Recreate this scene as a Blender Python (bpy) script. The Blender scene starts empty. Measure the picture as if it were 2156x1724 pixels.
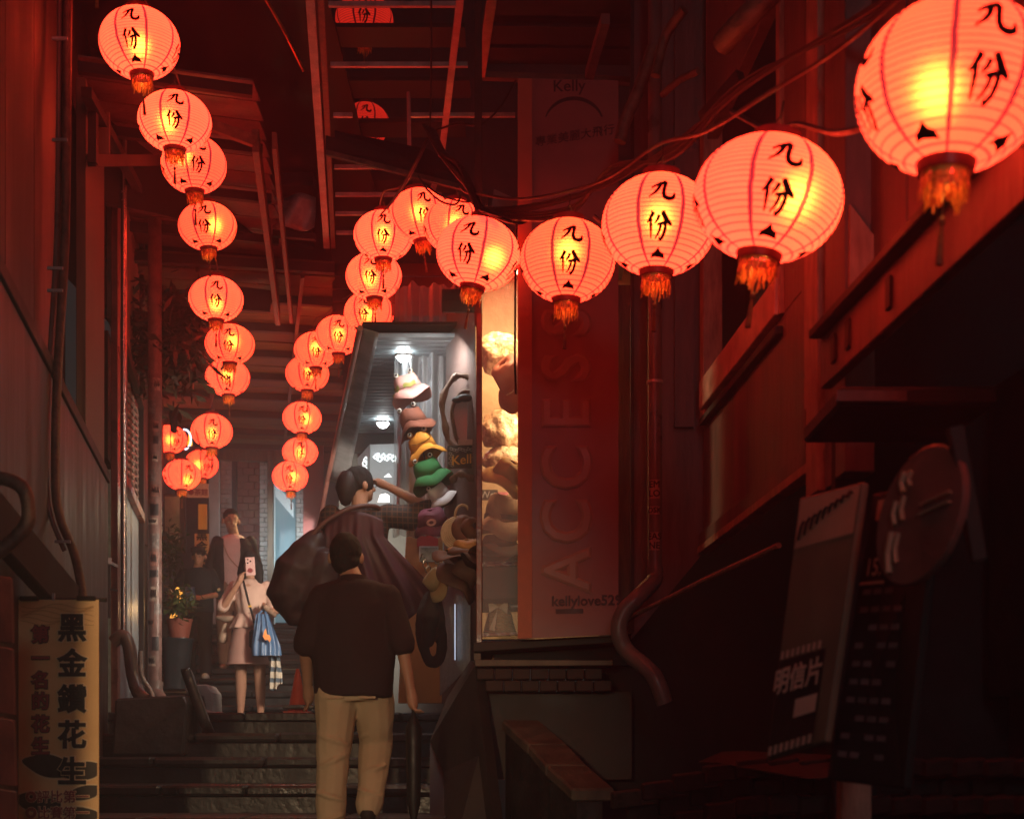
import bpy, bmesh, math, random
from mathutils import Vector, Matrix, noise
PI = math.pi
random.seed(7)
S = bpy.context.scene
C = S.collection
E = 1.6                      # eye height above the lowest ground
F = 3000.0                   # focal length in layout units (picture 2156 wide)

# ------------------------------------------------------------------ camera
cam = bpy.data.cameras.new('camera')
camo = bpy.data.objects.new('camera', cam)
C.objects.link(camo)
camo.location = (0, 0, E)
camo.rotation_euler = (PI / 2, 0, 0)
cam.sensor_width = 36
cam.lens = 36 * F / 2156
cam.shift_y = (1590 - 862) / 2156
cam.clip_start = 0.1
cam.clip_end = 500
cam.dof.use_dof = True
cam.dof.focus_distance = 9.6
cam.dof.aperture_fstop = 3.4
S.camera = camo

# ------------------------------------------------------------------ sky, moonless night
w = bpy.data.worlds.new('World')
S.world = w
w.use_nodes = True
nt = w.node_tree
bg = nt.nodes['Background']
sky = nt.nodes.new('ShaderNodeTexSky')
sky.sky_type = 'NISHITA'
sky.sun_disc = False
sky.sun_elevation = math.radians(2)
sky.sun_rotation = math.radians(150)
hs = nt.nodes.new('ShaderNodeHueSaturation')
hs.inputs['Saturation'].default_value = 0.35
nt.links.new(sky.outputs[0], hs.inputs['Color'])
nt.links.new(hs.outputs[0], bg.inputs[0])
bg.inputs[1].default_value = 0.012
S.view_settings.view_transform = 'Standard'
S.view_settings.look = 'None'
S.view_settings.exposure = 0
S.view_settings.gamma = 1
S.view_settings.use_curve_mapping = False
S.cycles.use_denoising = True
S.cycles.max_bounces = 6
S.cycles.diffuse_bounces = 3
S.cycles.transparent_max_bounces = 12
S.cycles.sample_clamp_indirect = 2.0
S.cycles.sample_clamp_direct = 0
S.cycles.caustics_reflective = False
S.cycles.caustics_refractive = False
S.cycles.use_light_tree = True

LAN = (5.4, 0.165, 0.088)     # lantern paper glow
def lamp(name, kind, loc, energy, col, size=0.1, aim=None, spot=None):
    L = bpy.data.lights.new(name, kind)
    L.energy = energy
    L.color = col
    if kind == 'AREA':
        L.size = size
    else:
        L.shadow_soft_size = size
    if spot:
        L.spot_size = spot
        L.spot_blend = .6
    o = bpy.data.objects.new(name, L)
    C.objects.link(o)
    o.location = loc
    if aim is not None:
        o.rotation_euler = (Vector(aim) - Vector(loc)).to_track_quat('-Z', 'Y').to_euler()
    return o
# the warm street lamp behind the photographer, low on the left
lamp('street_light', 'SPOT', (-1.3, -1.6, E + 0.9), 900, (1, .66, .36), .12, aim=(-1.7, 6.6, E - .11), spot=math.radians(34))
lamp('cool_fill_lamp', 'POINT', (1.0, -6, E + 2.5), 190, (.7, .95, 1), .6)  # unseen cool lamp added behind the camera to lift the dark tones

# ------------------------------------------------------------------ helpers
def W(px, py, d):
    return Vector(((px - 1078) * d / F, d, E + (1590 - py) * d / F))
def WX(px, d):
    return (px - 1078) * d / F
def LX(d, off=0):            # face of the left row of houses
    return -0.183 * d - 1.0 + off
def RX(d, off=0):            # face of the right row of houses
    return -0.059 * d + 1.45 + off

MATS = {}
def mat(name, c1, c2=None, rough=.7, metal=0, scale=6, bump=.25, stretch=(1, 1, 1), emit=None, estr=1, alpha=1, detail=6, spec=.4, lo=.35, hi=.7, bscale=None, trans=0):
    if name in MATS:
        return MATS[name]
    m = bpy.data.materials.new(name)
    m.use_nodes = True
    n = m.node_tree
    p = n.nodes['Principled BSDF']
    p.inputs['Roughness'].default_value = rough
    p.inputs['Metallic'].default_value = metal
    p.inputs['Specular IOR Level'].default_value = spec
    if c2 is None:
        c2 = tuple(x * .6 for x in c1)
    tc = n.nodes.new('ShaderNodeTexCoord')
    mp = n.nodes.new('ShaderNodeMapping')
    mp.inputs['Scale'].default_value = stretch
    oi = n.nodes.new('ShaderNodeObjectInfo')
    ad = n.nodes.new('ShaderNodeVectorMath')
    ad.operation = 'ADD'
    sc_ = n.nodes.new('ShaderNodeVectorMath')
    sc_.operation = 'SCALE'
    sc_.inputs['Scale'].default_value = 13.0
    cb = n.nodes.new('ShaderNodeCombineXYZ')
    for i in range(3):
        n.links.new(oi.outputs['Random'], cb.inputs[i])
    n.links.new(cb.outputs[0], sc_.inputs[0])
    n.links.new(tc.outputs['Object'], ad.inputs[0])
    n.links.new(sc_.outputs[0], ad.inputs[1])
    n.links.new(ad.outputs[0], mp.inputs[0])
    no = n.nodes.new('ShaderNodeTexNoise')
    no.inputs['Scale'].default_value = scale
    no.inputs['Detail'].default_value = detail
    no.inputs['Roughness'].default_value = .62
    n.links.new(mp.outputs[0], no.inputs['Vector'])
    cr = n.nodes.new('ShaderNodeValToRGB')
    cr.color_ramp.elements[0].position = lo
    cr.color_ramp.elements[1].position = hi
    cr.color_ramp.elements[0].color = (*c2, 1)
    cr.color_ramp.elements[1].color = (*c1, 1)
    n.links.new(no.outputs['Fac'], cr.inputs[0])
    n.links.new(cr.outputs[0], p.inputs['Base Color'])
    rr = n.nodes.new('ShaderNodeMapRange')
    rr.inputs['From Min'].default_value = .3
    rr.inputs['From Max'].default_value = .7
    rr.inputs['To Min'].default_value = max(.03, rough - .15)
    rr.inputs['To Max'].default_value = min(1, rough + .15)
    n.links.new(no.outputs['Fac'], rr.inputs['Value'])
    n.links.new(rr.outputs[0], p.inputs['Roughness'])
    if bump:
        n2 = n.nodes.new('ShaderNodeTexNoise')
        n2.inputs['Scale'].default_value = bscale or scale * 4
        n2.inputs['Detail'].default_value = 5
        n.links.new(mp.outputs[0], n2.inputs['Vector'])
        b = n.nodes.new('ShaderNodeBump')
        b.inputs['Strength'].default_value = bump
        b.inputs['Distance'].default_value = .01
        n.links.new(n2.outputs['Fac'], b.inputs['Height'])
        n.links.new(b.outputs[0], p.inputs['Normal'])
    if emit:
        p.inputs['Emission Color'].default_value = (*emit, 1)
        p.inputs['Emission Strength'].default_value = estr
    p.inputs['Alpha'].default_value = alpha
    p.inputs['Transmission Weight'].default_value = trans
    MATS[name] = m
    return m

def paper_mat():
    m = bpy.data.materials.new('lantern_paper')
    m.use_nodes = True
    n = m.node_tree
    n.nodes.clear()
    N, L = n.nodes.new, n.links.new
    out = N('ShaderNodeOutputMaterial')
    tc = N('ShaderNodeTexCoord')
    sx = N('ShaderNodeSeparateXYZ')
    L(tc.outputs['Object'], sx.inputs[0])
    def math_(op, a, b=None, c=None):
        k = N('ShaderNodeMath')
        k.operation = op
        for i, v in enumerate((a, b, c)):
            if v is None:
                continue
            if isinstance(v, (int, float)):
                k.inputs[i].default_value = v
            else:
                L(v, k.inputs[i])
        return k.outputs[0]
    # printed ribs: thin wires round the shade, and the eight seams
    zz = math_('MULTIPLY', sx.outputs['Z'], 22 / .335)
    fr = math_('FRACT', math_('ADD', zz, 50.0))
    rib = math_('LESS_THAN', math_('ABSOLUTE', math_('SUBTRACT', fr, .5)), .10)
    az = math_('ARCTAN2', sx.outputs['X'], sx.outputs['Y'])
    azn = math_('ADD', math_('MULTIPLY', az, 8 / (2 * PI)), 20.0)
    no = N('ShaderNodeTexNoise')
    no.inputs['Scale'].default_value = 26
    L(tc.outputs['Object'], no.inputs['Vector'])
    wob = math_('MULTIPLY', math_('SUBTRACT', no.outputs['Fac'], .5), .05)
    sf = math_('ABSOLUTE', math_('SUBTRACT', math_('FRACT', math_('ADD', azn, wob)), .5))
    seam = math_('LESS_THAN', sf, .045)
    mk = math_('MAXIMUM', math_('MULTIPLY', rib, .70), math_('MULTIPLY', seam, .97))
    mix = N('ShaderNodeMixRGB')
    L(mk, mix.inputs[0])
    mix.inputs[1].default_value = (*LAN, 1)
    mix.inputs[2].default_value = (.14, .012, .03, 1)
    em = N('ShaderNodeEmission')
    L(mix.outputs[0], em.inputs[0])
    oi = N('ShaderNodeObjectInfo')           # brightness varied in the paper's emission, per lantern and in soft patches
    glow_var = N('ShaderNodeTexNoise')
    glow_var.inputs['Scale'].default_value = 5
    L(tc.outputs['Object'], glow_var.inputs['Vector'])
    L(math_('MULTIPLY', oi.outputs['Alpha'], math_('MULTIPLY_ADD', glow_var.outputs['Fac'], .5, .75)), em.inputs['Strength'])
    tint = N('ShaderNodeMixRGB')
    L(mk, tint.inputs[0])
    tint.inputs[1].default_value = (.42, .19, .05, 1)
    tint.inputs[2].default_value = (.06, .012, .01, 1)
    tr = N('ShaderNodeBsdfTranslucent')
    L(tint.outputs[0], tr.inputs[0])
    rf = N('ShaderNodeBsdfRefraction')
    rf.inputs['IOR'].default_value = 1.45
    rf.inputs['Roughness'].default_value = .55
    L(tint.outputs[0], rf.inputs[0])
    ms = N('ShaderNodeMixShader')
    ms.inputs[0].default_value = .42
    L(tr.outputs[0], ms.inputs[1])
    L(rf.outputs[0], ms.inputs[2])
    asd = N('ShaderNodeAddShader')
    L(ms.outputs[0], asd.inputs[0])
    L(em.outputs[0], asd.inputs[1])
    L(asd.outputs[0], out.inputs[0])
    return m

class MB:
    def __init__(s):
        s.v, s.f = [], []
    def add(s, vs, fs):
        k = len(s.v)
        s.v += [Vector(v) for v in vs]
        s.f += [tuple(i + k for i in f) for f in fs]
        return s
    def box(s, c, size, rz=0, M=None):
        hx, hy, hz = size[0] / 2, size[1] / 2, size[2] / 2
        R = Matrix.Rotation(rz, 3, 'Z') if M is None else M
        vs = [Vector(c) + R @ Vector((x * hx, y * hy, z * hz)) for x in (-1, 1) for y in (-1, 1) for z in (-1, 1)]
        return s.add(vs, [(0, 1, 3, 2), (4, 6, 7, 5), (0, 4, 5, 1), (2, 3, 7, 6), (0, 2, 6, 4), (1, 5, 7, 3)])
    def bar(s, p, q, wd, ht, up=(0, 0, 1)):
        p, q = Vector(p), Vector(q)
        d = (q - p)
        y = d.normalized()
        u = Vector(up)
        x = y.cross(u)
        if x.length < 1e-4:
            x = Vector((1, 0, 0))
        x.normalize()
        z = x.cross(y)
        R = Matrix((x, y, z)).transposed()
        return s.box((p + q) / 2, (wd, d.length, ht), M=R)
    def tube(s, pts, r, n=8, cap=True):
        pts = [Vector(p) for p in pts]
        rs = r if isinstance(r, (list, tuple)) else [r] * len(pts)
        vs, fs = [], []
        prev = None
        for i, p in enumerate(pts):
            t = (pts[min(i + 1, len(pts) - 1)] - pts[max(i - 1, 0)]).normalized()
            if prev is None:
                a = t.orthogonal().normalized()
            else:
                a = (prev - t * prev.dot(t))
                a = a.normalized() if a.length > 1e-6 else t.orthogonal().normalized()
            prev = a
            b = t.cross(a)
            for k in range(n):
                g = 2 * PI * k / n
                vs.append(p + (a * math.cos(g) + b * math.sin(g)) * rs[i])
        m = len(pts)
        for i in range(m - 1):
            for k in range(n):
                fs.append((i * n + k, i * n + (k + 1) % n, (i + 1) * n + (k + 1) % n, (i + 1) * n + k))
        if cap:
            fs.append(tuple(range(n - 1, -1, -1)))
            fs.append(tuple((m - 1) * n + k for k in range(n)))
        return s.add(vs, fs)
    def limb(s, pts, rs, n=12):          # tube with round ends
        pts = [Vector(p) for p in pts]
        a = pts[0] - (pts[1] - pts[0]).normalized() * rs[0]
        b = pts[-1] + (pts[-1] - pts[-2]).normalized() * rs[-1]
        a2 = pts[0].lerp(a, .7)
        b2 = pts[-1].lerp(b, .7)
        return s.tube([a, a2] + pts + [b2, b], [rs[0] * .12, rs[0] * .72] + list(rs) + [rs[-1] * .72, rs[-1] * .12], n)
    def rings(s, rg, n=20, cap=True, p=2.0):   # rg: (center, rx, ry[, rotz])
        vs, fs = [], []
        for r in rg:
            c, rx, ry = r[0], r[1], r[2]
            rz = r[3] if len(r) > 3 else 0
            for k in range(n):
                g = 2 * PI * k / n
                x, y = math.cos(g), math.sin(g)
                if p != 2:
                    q = (abs(x) ** p + abs(y) ** p) ** (-1 / p)
                    x, y = x * q, y * q
                x, y = x * rx, y * ry
                vs.append(Vector(c) + Vector((x * math.cos(rz) - y * math.sin(rz), x * math.sin(rz) + y * math.cos(rz), 0)))
        m = len(rg)
        for i in range(m - 1):
            for k in range(n):
                fs.append((i * n + k, i * n + (k + 1) % n, (i + 1) * n + (k + 1) % n, (i + 1) * n + k))
        if cap:
            fs.append(tuple(range(n - 1, -1, -1)))
            fs.append(tuple((m - 1) * n + k for k in range(n)))
        return s.add(vs, fs)
    def ball(s, c, r, M=None, nu=14, nv=9):
        rx, ry, rz = (r, r, r) if isinstance(r, (int, float)) else r
        k0 = len(s.v)
        rg = []
        for j in range(nv + 1):
            t = PI * (j / nv - .5)
            t = max(-PI / 2 + .05, min(PI / 2 - .05, t))
            rg.append(((0, 0, math.sin(t) * rz), math.cos(t) * rx, math.cos(t) * ry))
        s.rings(rg, nu)
        for i in range(k0, len(s.v)):
            v = s.v[i]
            s.v[i] = Vector(c) + (M @ v if M is not None else v)
        return s
    def poly(s, pts, th):                # polygon prism: pts extruded by vector th
        pts = [Vector(p) for p in pts]
        th = Vector(th)
        n = len(pts)
        fs = [tuple(range(n)), tuple(range(2 * n - 1, n - 1, -1))]
        for i in range(n):
            j = (i + 1) % n
            fs.append((i, i + n, j + n, j))
        return s.add(pts + [p + th for p in pts], fs)
    def grid(s, fn, nu, nv):
        vs = [fn(i / nu, j / nv) for j in range(nv + 1) for i in range(nu + 1)]
        fs = [(j * (nu + 1) + i, j * (nu + 1) + i + 1, (j + 1) * (nu + 1) + i + 1, (j + 1) * (nu + 1) + i) for j in range(nv) for i in range(nu)]
        return s.add(vs, fs)
    def xf(s, M):
        s.v = [M @ v for v in s.v]
        return s
    def build(s, name, m, parent=None, smooth=False, bev=0, solid=0, kind=None, jit=0):
        me = bpy.data.meshes.new(name)
        vs = s.v
        if jit:
            vs = [v + Vector((noise.noise(v * 9), noise.noise(v * 9 + Vector((7, 0, 0))), noise.noise(v * 9 + Vector((0, 9, 0))))) * jit for v in vs]
        if parent is not None:
            o0 = WL[parent.name]
        else:
            xs = [v.x for v in vs]; ys = [v.y for v in vs]; zs = [v.z for v in vs]
            o0 = Vector(((min(xs) + max(xs)) / 2, (min(ys) + max(ys)) / 2, min(zs)))
        me.from_pydata([v - o0 for v in vs], [], s.f)
        bm = bmesh.new(); bm.from_mesh(me)
        bmesh.ops.recalc_face_normals(bm, faces=bm.faces)
        if bev:
            bmesh.ops.bevel(bm, geom=[e for e in bm.edges if len(e.link_faces) == 2 and e.calc_face_angle(0) > .6], offset=bev, segments=1, affect='EDGES', clamp_overlap=True)
        bm.to_mesh(me); bm.free()
        if smooth:
            me.shade_smooth()
            me.set_sharp_from_angle(angle=math.radians(50))
        if m:
            me.materials.append(m)
        o = bpy.data.objects.new(name, me)
        C.objects.link(o)
        if parent is not None:
            o.parent = parent
            WL[o.name] = o0
        else:
            o.location = o0
            WL[o.name] = o0
        if solid:
            md = o.modifiers.new('solid', 'SOLIDIFY')
            md.thickness = solid
        if kind:
            o['kind'] = kind
        return o
WL = {}          # where each object's own origin stands in the world

def T(name, label, cat, loc=(0, 0, 0), group=None):
    o = bpy.data.objects.new(name, None)
    C.objects.link(o)
    o.empty_display_size = .1
    o.location = loc
    WL[o.name] = Vector(loc)
    o['label'] = label
    o['category'] = cat
    if group:
        o['group'] = group
    return o
def tag(o, label, cat, group=None):
    o['label'] = label
    o['category'] = cat
    if group:
        o['group'] = group
    return o
def struct(o):
    o['kind'] = 'structure'
    return o
def dup(src, loc=None, label=None, rot=None, scale=None):
    r = src.copy()
    C.objects.link(r)
    if loc is not None:
        r.location = loc
    if rot is not None:
        r.rotation_euler = rot
    if scale is not None:
        r.scale = (scale,) * 3
    if label:
        r['label'] = label
    for ch in list(src.children):
        c = ch.copy(); C.objects.link(c); c.parent = r
        for g in list(ch.children):
            d = g.copy(); C.objects.link(d); d.parent = c
    return r

def spline(pts, n=6):
    pts = [Vector(p) for p in pts]
    out = []
    P = [pts[0]] + pts + [pts[-1]]
    for i in range(1, len(P) - 2):
        for k in range(n):
            t = k / n
            a, b, c, d = P[i - 1], P[i], P[i + 1], P[i + 2]
            out.append(.5 * ((2 * b) + (c - a) * t + (2 * a - 5 * b + 4 * c - d) * t * t + (3 * b - a - 3 * c + d) * t ** 3))
    out.append(pts[-1])
    return out

def text_mesh(body, size, bold=0.0, space=1.0, line=1.0, align='CENTER'):
    """flat lettering -> vertices in XY, centred"""
    c = bpy.data.curves.new('t', 'FONT')
    c.body = body
    c.size = size
    c.align_x = align
    c.align_y = 'CENTER'
    c.space_character = space
    c.space_line = line
    c.resolution_u = 3
    o = bpy.data.objects.new('t', c)
    C.objects.link(o)
    if bold:
        c.bevel_depth = bold
        c.bevel_resolution = 0
    dg = bpy.context.evaluated_depsgraph_get()
    dg.update()
    me = bpy.data.meshes.new_from_object(o.evaluated_get(dg))
    vs = [Vector((v.co.x, v.co.y, v.co.z * .3)) for v in me.vertices]
    fs = [tuple(p.vertices) for p in me.polygons]
    bpy.data.objects.remove(o)
    bpy.data.curves.remove(c)
    bpy.data.meshes.remove(me)
    b = MB()
    b.add(vs, fs)
    return b
def put_text(body, size, O, X, Y, name, m, parent, bold=0, space=1, line=1, lift=.003, align='CENTER', sx=1):
    """lettering in the plane through O with right X and up Y"""
    X, Y = Vector(X).normalized(), Vector(Y).normalized()
    Z = X.cross(Y)
    b = text_mesh(body, size, bold, space, line, align)
    if '\n' in body or len(body) == 1:
        groups = [list(range(len(b.f)))]
    else:                                # one mesh per character
        par = list(range(len(b.v)))
        def fd(i):
            while par[i] != i:
                par[i] = par[par[i]]; i = par[i]
            return i
        for f in b.f:
            for k in f[1:]:
                par[fd(k)] = fd(f[0])
        isl = {}
        for i, f in enumerate(b.f):
            isl.setdefault(fd(f[0]), []).append(i)
        ivs = sorted((min(b.v[k].x for i in fs for k in b.f[i]), max(b.v[k].x for i in fs for k in b.f[i]), fs) for fs in isl.values())
        groups = []
        if ord(body[-1]) > 0x2000:
            x0, x1 = ivs[0][0], max(v[1] for v in ivs)
            cells = [[] for _ in body]
            for a, c, fs in ivs:
                cells[max(0, min(len(body) - 1, int(((a + c) / 2 - x0) / (x1 - x0) * len(body))))] += fs
            groups = [g for g in cells if g]
        else:
            end = -1e9
            for a, c, fs in ivs:
                if a < end - size * .02:
                    groups[-1] += fs
                else:
                    groups.append(list(fs))
                end = max(end, c)
    P3 = [Vector(O) + X * v.x * sx + Y * v.y + Z * (v.z + lift) for v in b.v]
    o = None
    for g in groups:
        used_ = sorted({k for i in g for k in b.f[i]})
        mp = {k: i for i, k in enumerate(used_)}
        q_ = MB().add([P3[k] for k in used_], [tuple(mp[k] for k in b.f[i]) for i in g])
        o = q_.build('letter' if name == 'lettering' else name, m, parent)
    return o

def remesh(mb, name, m, parent, voxel=.01, smooth=6, disp=0, dscale=6, stretch=(1, 1, 1)):
    """merge the overlapping volumes of mb into one continuous skin"""
    o = mb.build(name, m, parent)
    md = o.modifiers.new('r', 'REMESH'); md.mode = 'VOXEL'; md.voxel_size = voxel
    ms = o.modifiers.new('s', 'SMOOTH'); ms.factor = .5; ms.iterations = smooth
    dg = bpy.context.evaluated_depsgraph_get(); dg.update()
    me = bpy.data.meshes.new_from_object(o.evaluated_get(dg))
    o.modifiers.clear()
    old = o.data
    o.data = me
    bpy.data.meshes.remove(old)
    me.name = name
    if disp:
        st = Vector(stretch)
        o0 = Vector((random.random() * 9, random.random() * 9, 0))
        nn = [v.normal.copy() for v in me.vertices]
        for v, n_ in zip(me.vertices, nn):
            q = Vector((v.co.x * st.x, v.co.y * st.y, v.co.z * st.z)) * dscale + o0
            k = noise.noise(q) + .5 * noise.noise(q * 2.1)
            v.co += n_ * (k * disp)
    if not me.materials:
        me.materials.append(m)
    me.shade_smooth()
    return o

# ------------------------------------------------------------------ materials
M_stone = mat('dark_stone', (.032, .035, .037), (.012, .015, .016), rough=.4, scale=5, bump=.5)
M_stone2 = mat('stone_edge', (.085, .08, .078), (.028, .03, .031), rough=.42, scale=5, bump=.9, bscale=18)
M_wood = mat('old_wood', (.17, .11, .07), (.05, .032, .022), rough=.7, scale=5, stretch=(6, 6, .6), bump=.4)
M_woodh = mat('old_wood_flat', (.17, .11, .07), (.05, .032, .022), rough=.65, scale=5, stretch=(1, 1, 7), bump=.4)
M_dark = mat('dark_board', (.05, .04, .035), (.02, .018, .018), rough=.7, scale=3, bump=.3)
M_redwall = mat('painted_board', (.24, .15, .135), (.07, .04, .036), rough=.58, scale=3.2, stretch=(1.6, 1.6, .3), bump=.6, bscale=16, lo=.28, hi=.66, detail=10)
M_metal = mat('galvanised', (.60, .58, .55), (.30, .28, .26), rough=.45, metal=.25, scale=9, bump=.2)
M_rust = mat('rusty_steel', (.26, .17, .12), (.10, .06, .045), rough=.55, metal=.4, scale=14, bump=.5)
M_pale = mat('pale_board', (.20, .16, .12), (.10, .08, .06), rough=.7, scale=3, stretch=(3, 3, .5), bump=.25)
M_sheet = mat('left_sheet', (.10, .07, .06), (.035, .026, .024), rough=.55, scale=3, stretch=(2.5, 2.5, .3), detail=10, bump=.4, bscale=10)
M_brown = mat('brown_panel', (.055, .036, .031), (.026, .019, .017), rough=.62, scale=1.2, stretch=(2, 2, .4), bump=.2, bscale=9)
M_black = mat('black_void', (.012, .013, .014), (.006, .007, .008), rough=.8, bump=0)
M_cable = mat('cable', (.07, .035, .03), (.03, .02, .02), rough=.45, scale=20, bump=.1)
M_plank = mat('roof_plank', (.20, .14, .06), (.07, .045, .02), rough=.7, scale=2.5, stretch=(.5, 4, 4), bump=.4)
M_pipe = mat('plastic_pipe', (.20, .15, .13), (.11, .08, .07), rough=.35, scale=6, bump=.12)
M_ink = mat('ink', (.012, .006, .006), (.008, .004, .004), rough=.8, bump=0)
M_ring = mat('lantern_ring', (.22, .03, .03), (.12, .015, .015), rough=.5, scale=12, bump=.1)
M_gold = mat('gold_tinsel', (.95, .62, .12), (.6, .3, .05), rough=.3, metal=.25, scale=40, bump=.4)
M_thread = mat('tassel_thread', (.30, .16, .03), (.10, .02, .02), rough=.5, scale=30, bump=.1)
M_glass = mat('dark_glass', (.02, .022, .025), (.012, .013, .015), rough=.12, scale=2, bump=.05, spec=.7)
M_paper = paper_mat()

# ------------------------------------------------------------------ ground and stairs
g = MB().box((0, 30, -.06), (160, 160, .1))
struct(g.build('ground', M_stone))
NOSE = [(2.2, -1.45), (2.9, -1.29), (3.6, -1.13), (4.4, -.97), (5.2, -.81), (6.1, -.65), (6.8, -.49), (7.5, -.33), (8.2, -.17), (8.9, -.01), (9.4, .15), (10.2, .31),
        (13.6, .48), (14.2, .64), (14.8, .80), (15.9, .97), (16.9, 1.14), (17.5, 1.31), (18.1, 1.48), (18.7, 1.65), (19.3, 1.78)]
M_tr = [mat('tread_stone_%s' % k_, c_, tuple(x * .4 for x in c_), rough=r_, scale=5, bump=1.0, bscale=16) for k_, c_, r_ in (('a', (.036, .038, .040), .5), ('b', (.024, .028, .030), .38), ('c', (.05, .047, .045), .6))]
stairs = struct(T('stairs', '', '', (0, 2, 0)))
del stairs['label']; del stairs['category']
for i, (d, h) in enumerate(NOSE):
    d2 = NOSE[i + 1][0] if i + 1 < len(NOSE) else 23
    xl = LX(d) - .15
    xr = -.34 if d < 9 else (-.2 if d < 10.5 else (-.1 if d < 13 else WX(800, d)))
    nn = max(2, round((xr - xl) / .62))
    cuts = [xl + (xr - xl) * (k + (random.uniform(-.16, .16) if 0 < k < nn else 0)) / nn for k in range(nn + 1)]
    z = E + h
    for k in range(nn):
        # tread slab, proud of the riser below it
        MB().box(((cuts[k] + cuts[k + 1]) / 2, (d + d2) / 2 + .01, z - .03 + random.uniform(-.003, .003)), (cuts[k + 1] - cuts[k] - .008, d2 - d + .02, .06)).build('slab', M_tr[(i * 5 + k * 3) % 3] if i < 12 else M_stone, stairs, bev=random.choice((.008, .014, .02)))
    MB().box(((xl + xr) / 2, (d + d2) / 2 + .05, z / 2 - .065), (xr - xl, d2 - d + .04, z - .01)).build('riser', M_stone, stairs)

# ------------------------------------------------------------------ left row of houses
lw = T('left_house', 'dark brown panelled house front along the left of the stairs', 'house', (LX(7), 6.5, E - .9))
def lpanel(d0, d1, z0, z1, off, name, m, th=.06, parent=None, bev=.004):
    p = MB().poly([(LX(d0, off), d0, E + z0), (LX(d1, off), d1, E + z0), (LX(d1, off), d1, E + z1), (LX(d0, off), d0, E + z1)], (-th, 0, 0))
    return p.build(name, m, parent or lw, bev=bev)
dd = 3.6
for k in range(5):               # brown boards above the trim
    lpanel(dd, dd + .785, 1.9, 7.6, -.03, 'board', M_brown)
    dd += .79
lpanel(3.6, 9.75, -1.2, 1.86, .02, 'lower_sheet', M_sheet)
lpanel(3.6, 9.75, 1.86, 1.93, .035, 'trim', M_dark, th=.09)
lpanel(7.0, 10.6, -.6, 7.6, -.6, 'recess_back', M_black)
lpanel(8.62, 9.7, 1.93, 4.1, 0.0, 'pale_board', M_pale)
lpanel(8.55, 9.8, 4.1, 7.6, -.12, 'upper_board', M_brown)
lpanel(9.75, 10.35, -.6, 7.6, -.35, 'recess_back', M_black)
# bracket frame high up
MB().bar((LX(8.3, .04), 8.3, E + 3.86), (LX(11.6, .30), 11.0, E + 4.25), .06, .06).build('brace', M_dark, lw)
MB().bar(W(192, 338, 8.6), W(330, 338, 9.9), .05, .07).build('brace', M_dark, lw)
MB().bar(W(196, 228, 8.6), W(196, 345, 8.6), .05, .05).build('brace', M_dark, lw)
MB().box(W(214, 288, 8.9), (.10, .03, .30)).build('pale_board', M_pale, lw)
# upper back wall closing the house above the lanterns
MB().poly([W(190, -60, 9.9), W(660, -60, 13.4), W(660, 520, 13.4), W(190, 420, 9.9)], (0, .06, 0)).build('upper_wall', M_black, lw)
for a, b in (((235, -40), (330, 330)), ((330, -40), (420, 300)), ((470, 30), (640, 300))):
    MB().bar(W(*a, 9.8), W(*b, 11.5), .05, .05).build('brace', M_dark, lw)
MB().tube(spline([W(555, -10, 9.2), W(600, 70, 9.4), W(640, 150, 9.6)], 8), .012, 6).build('wire', mat('bright_wire', (.7, .45, .2), (.3, .15, .08), rough=.3, metal=.8), lw)

# window bay with carved lattice and steel door
bay = T('carved_window_bay', 'narrow house bay with carved wave lattice above a grey steel door', 'house front', (LX(11.6), 11.6, E + .2))
def bpanel(d0, d1, z0, z1, off, name, m, th=.05, bev=.004):
    return MB().poly([(LX(d0, off), d0, E + z0), (LX(d1, off), d1, E + z0), (LX(d1, off), d1, E + z1), (LX(d0, off), d0, E + z1)], (-th, 0, 0)).build(name, m, bay, bev=bev)
M_steel = mat('blue_steel', (.42, .50, .54), (.24, .30, .33), rough=.42, metal=.1, scale=18, bump=.5, bscale=60)
M_cream = mat('cream_board', (.50, .36, .30), (.28, .2, .17), rough=.6, scale=3)
bpanel(10.35, 10.55, -.2, 4.9, .03, 'jamb', mat('red_jamb', (.28, .12, .09), (.14, .06, .05), rough=.35))
bpanel(10.56, 11.7, .0, 2.12, -.02, 'door_leaf', M_steel)
bpanel(11.72, 12.9, .0, 2.12, -.02, 'door_leaf', M_steel)
bpanel(10.56, 13.0, 2.12, 2.2, .03, 'transom', mat('red_trim', (.4, .12, .07), (.2, .06, .04), rough=.35))
bpanel(10.56, 13.0, 2.2, 3.15, -.06, 'lattice_back', M_dark)
bpanel(10.56, 13.0, 3.15, 3.24, .03, 'transom', M_dark)
bpanel(10.56, 13.0, 3.24, 4.9, -.02, 'upper_board', M_cream)
bpanel(13.0, 13.12, .0, 4.9, .02, 'jamb', M_dark)
M_carve = mat('carved_wood', (.55, .42, .36), (.25, .16, .13), rough=.4, scale=20)
for col in range(5):
    cv = MB()
    d0 = 10.65 + col * .47
    for r in range(15):
        z0 = 2.24 + r * .061
        pts = [(LX(d0 + t * .42, -.03), d0 + t * .42, E + z0 + .016 * math.sin(t * 2 * PI + col)) for t in [j / 6 for j in range(7)]]
        cv.tube(pts, .013, 5)
    cv.build('carving', M_carve, bay, smooth=True)
pp = MB().tube([(LX(10.28, .08), 10.28, E + .9), (LX(10.28, .08), 10.28, E + 4.6)], .022, 12)
tag(pp.build('chrome_pipe', mat('chrome', (.75, .72, .7), (.5, .45, .42), rough=.15, metal=.9, scale=30), smooth=True), 'thin shiny vertical metal pipe beside the grey steel door', 'pipe')
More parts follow.
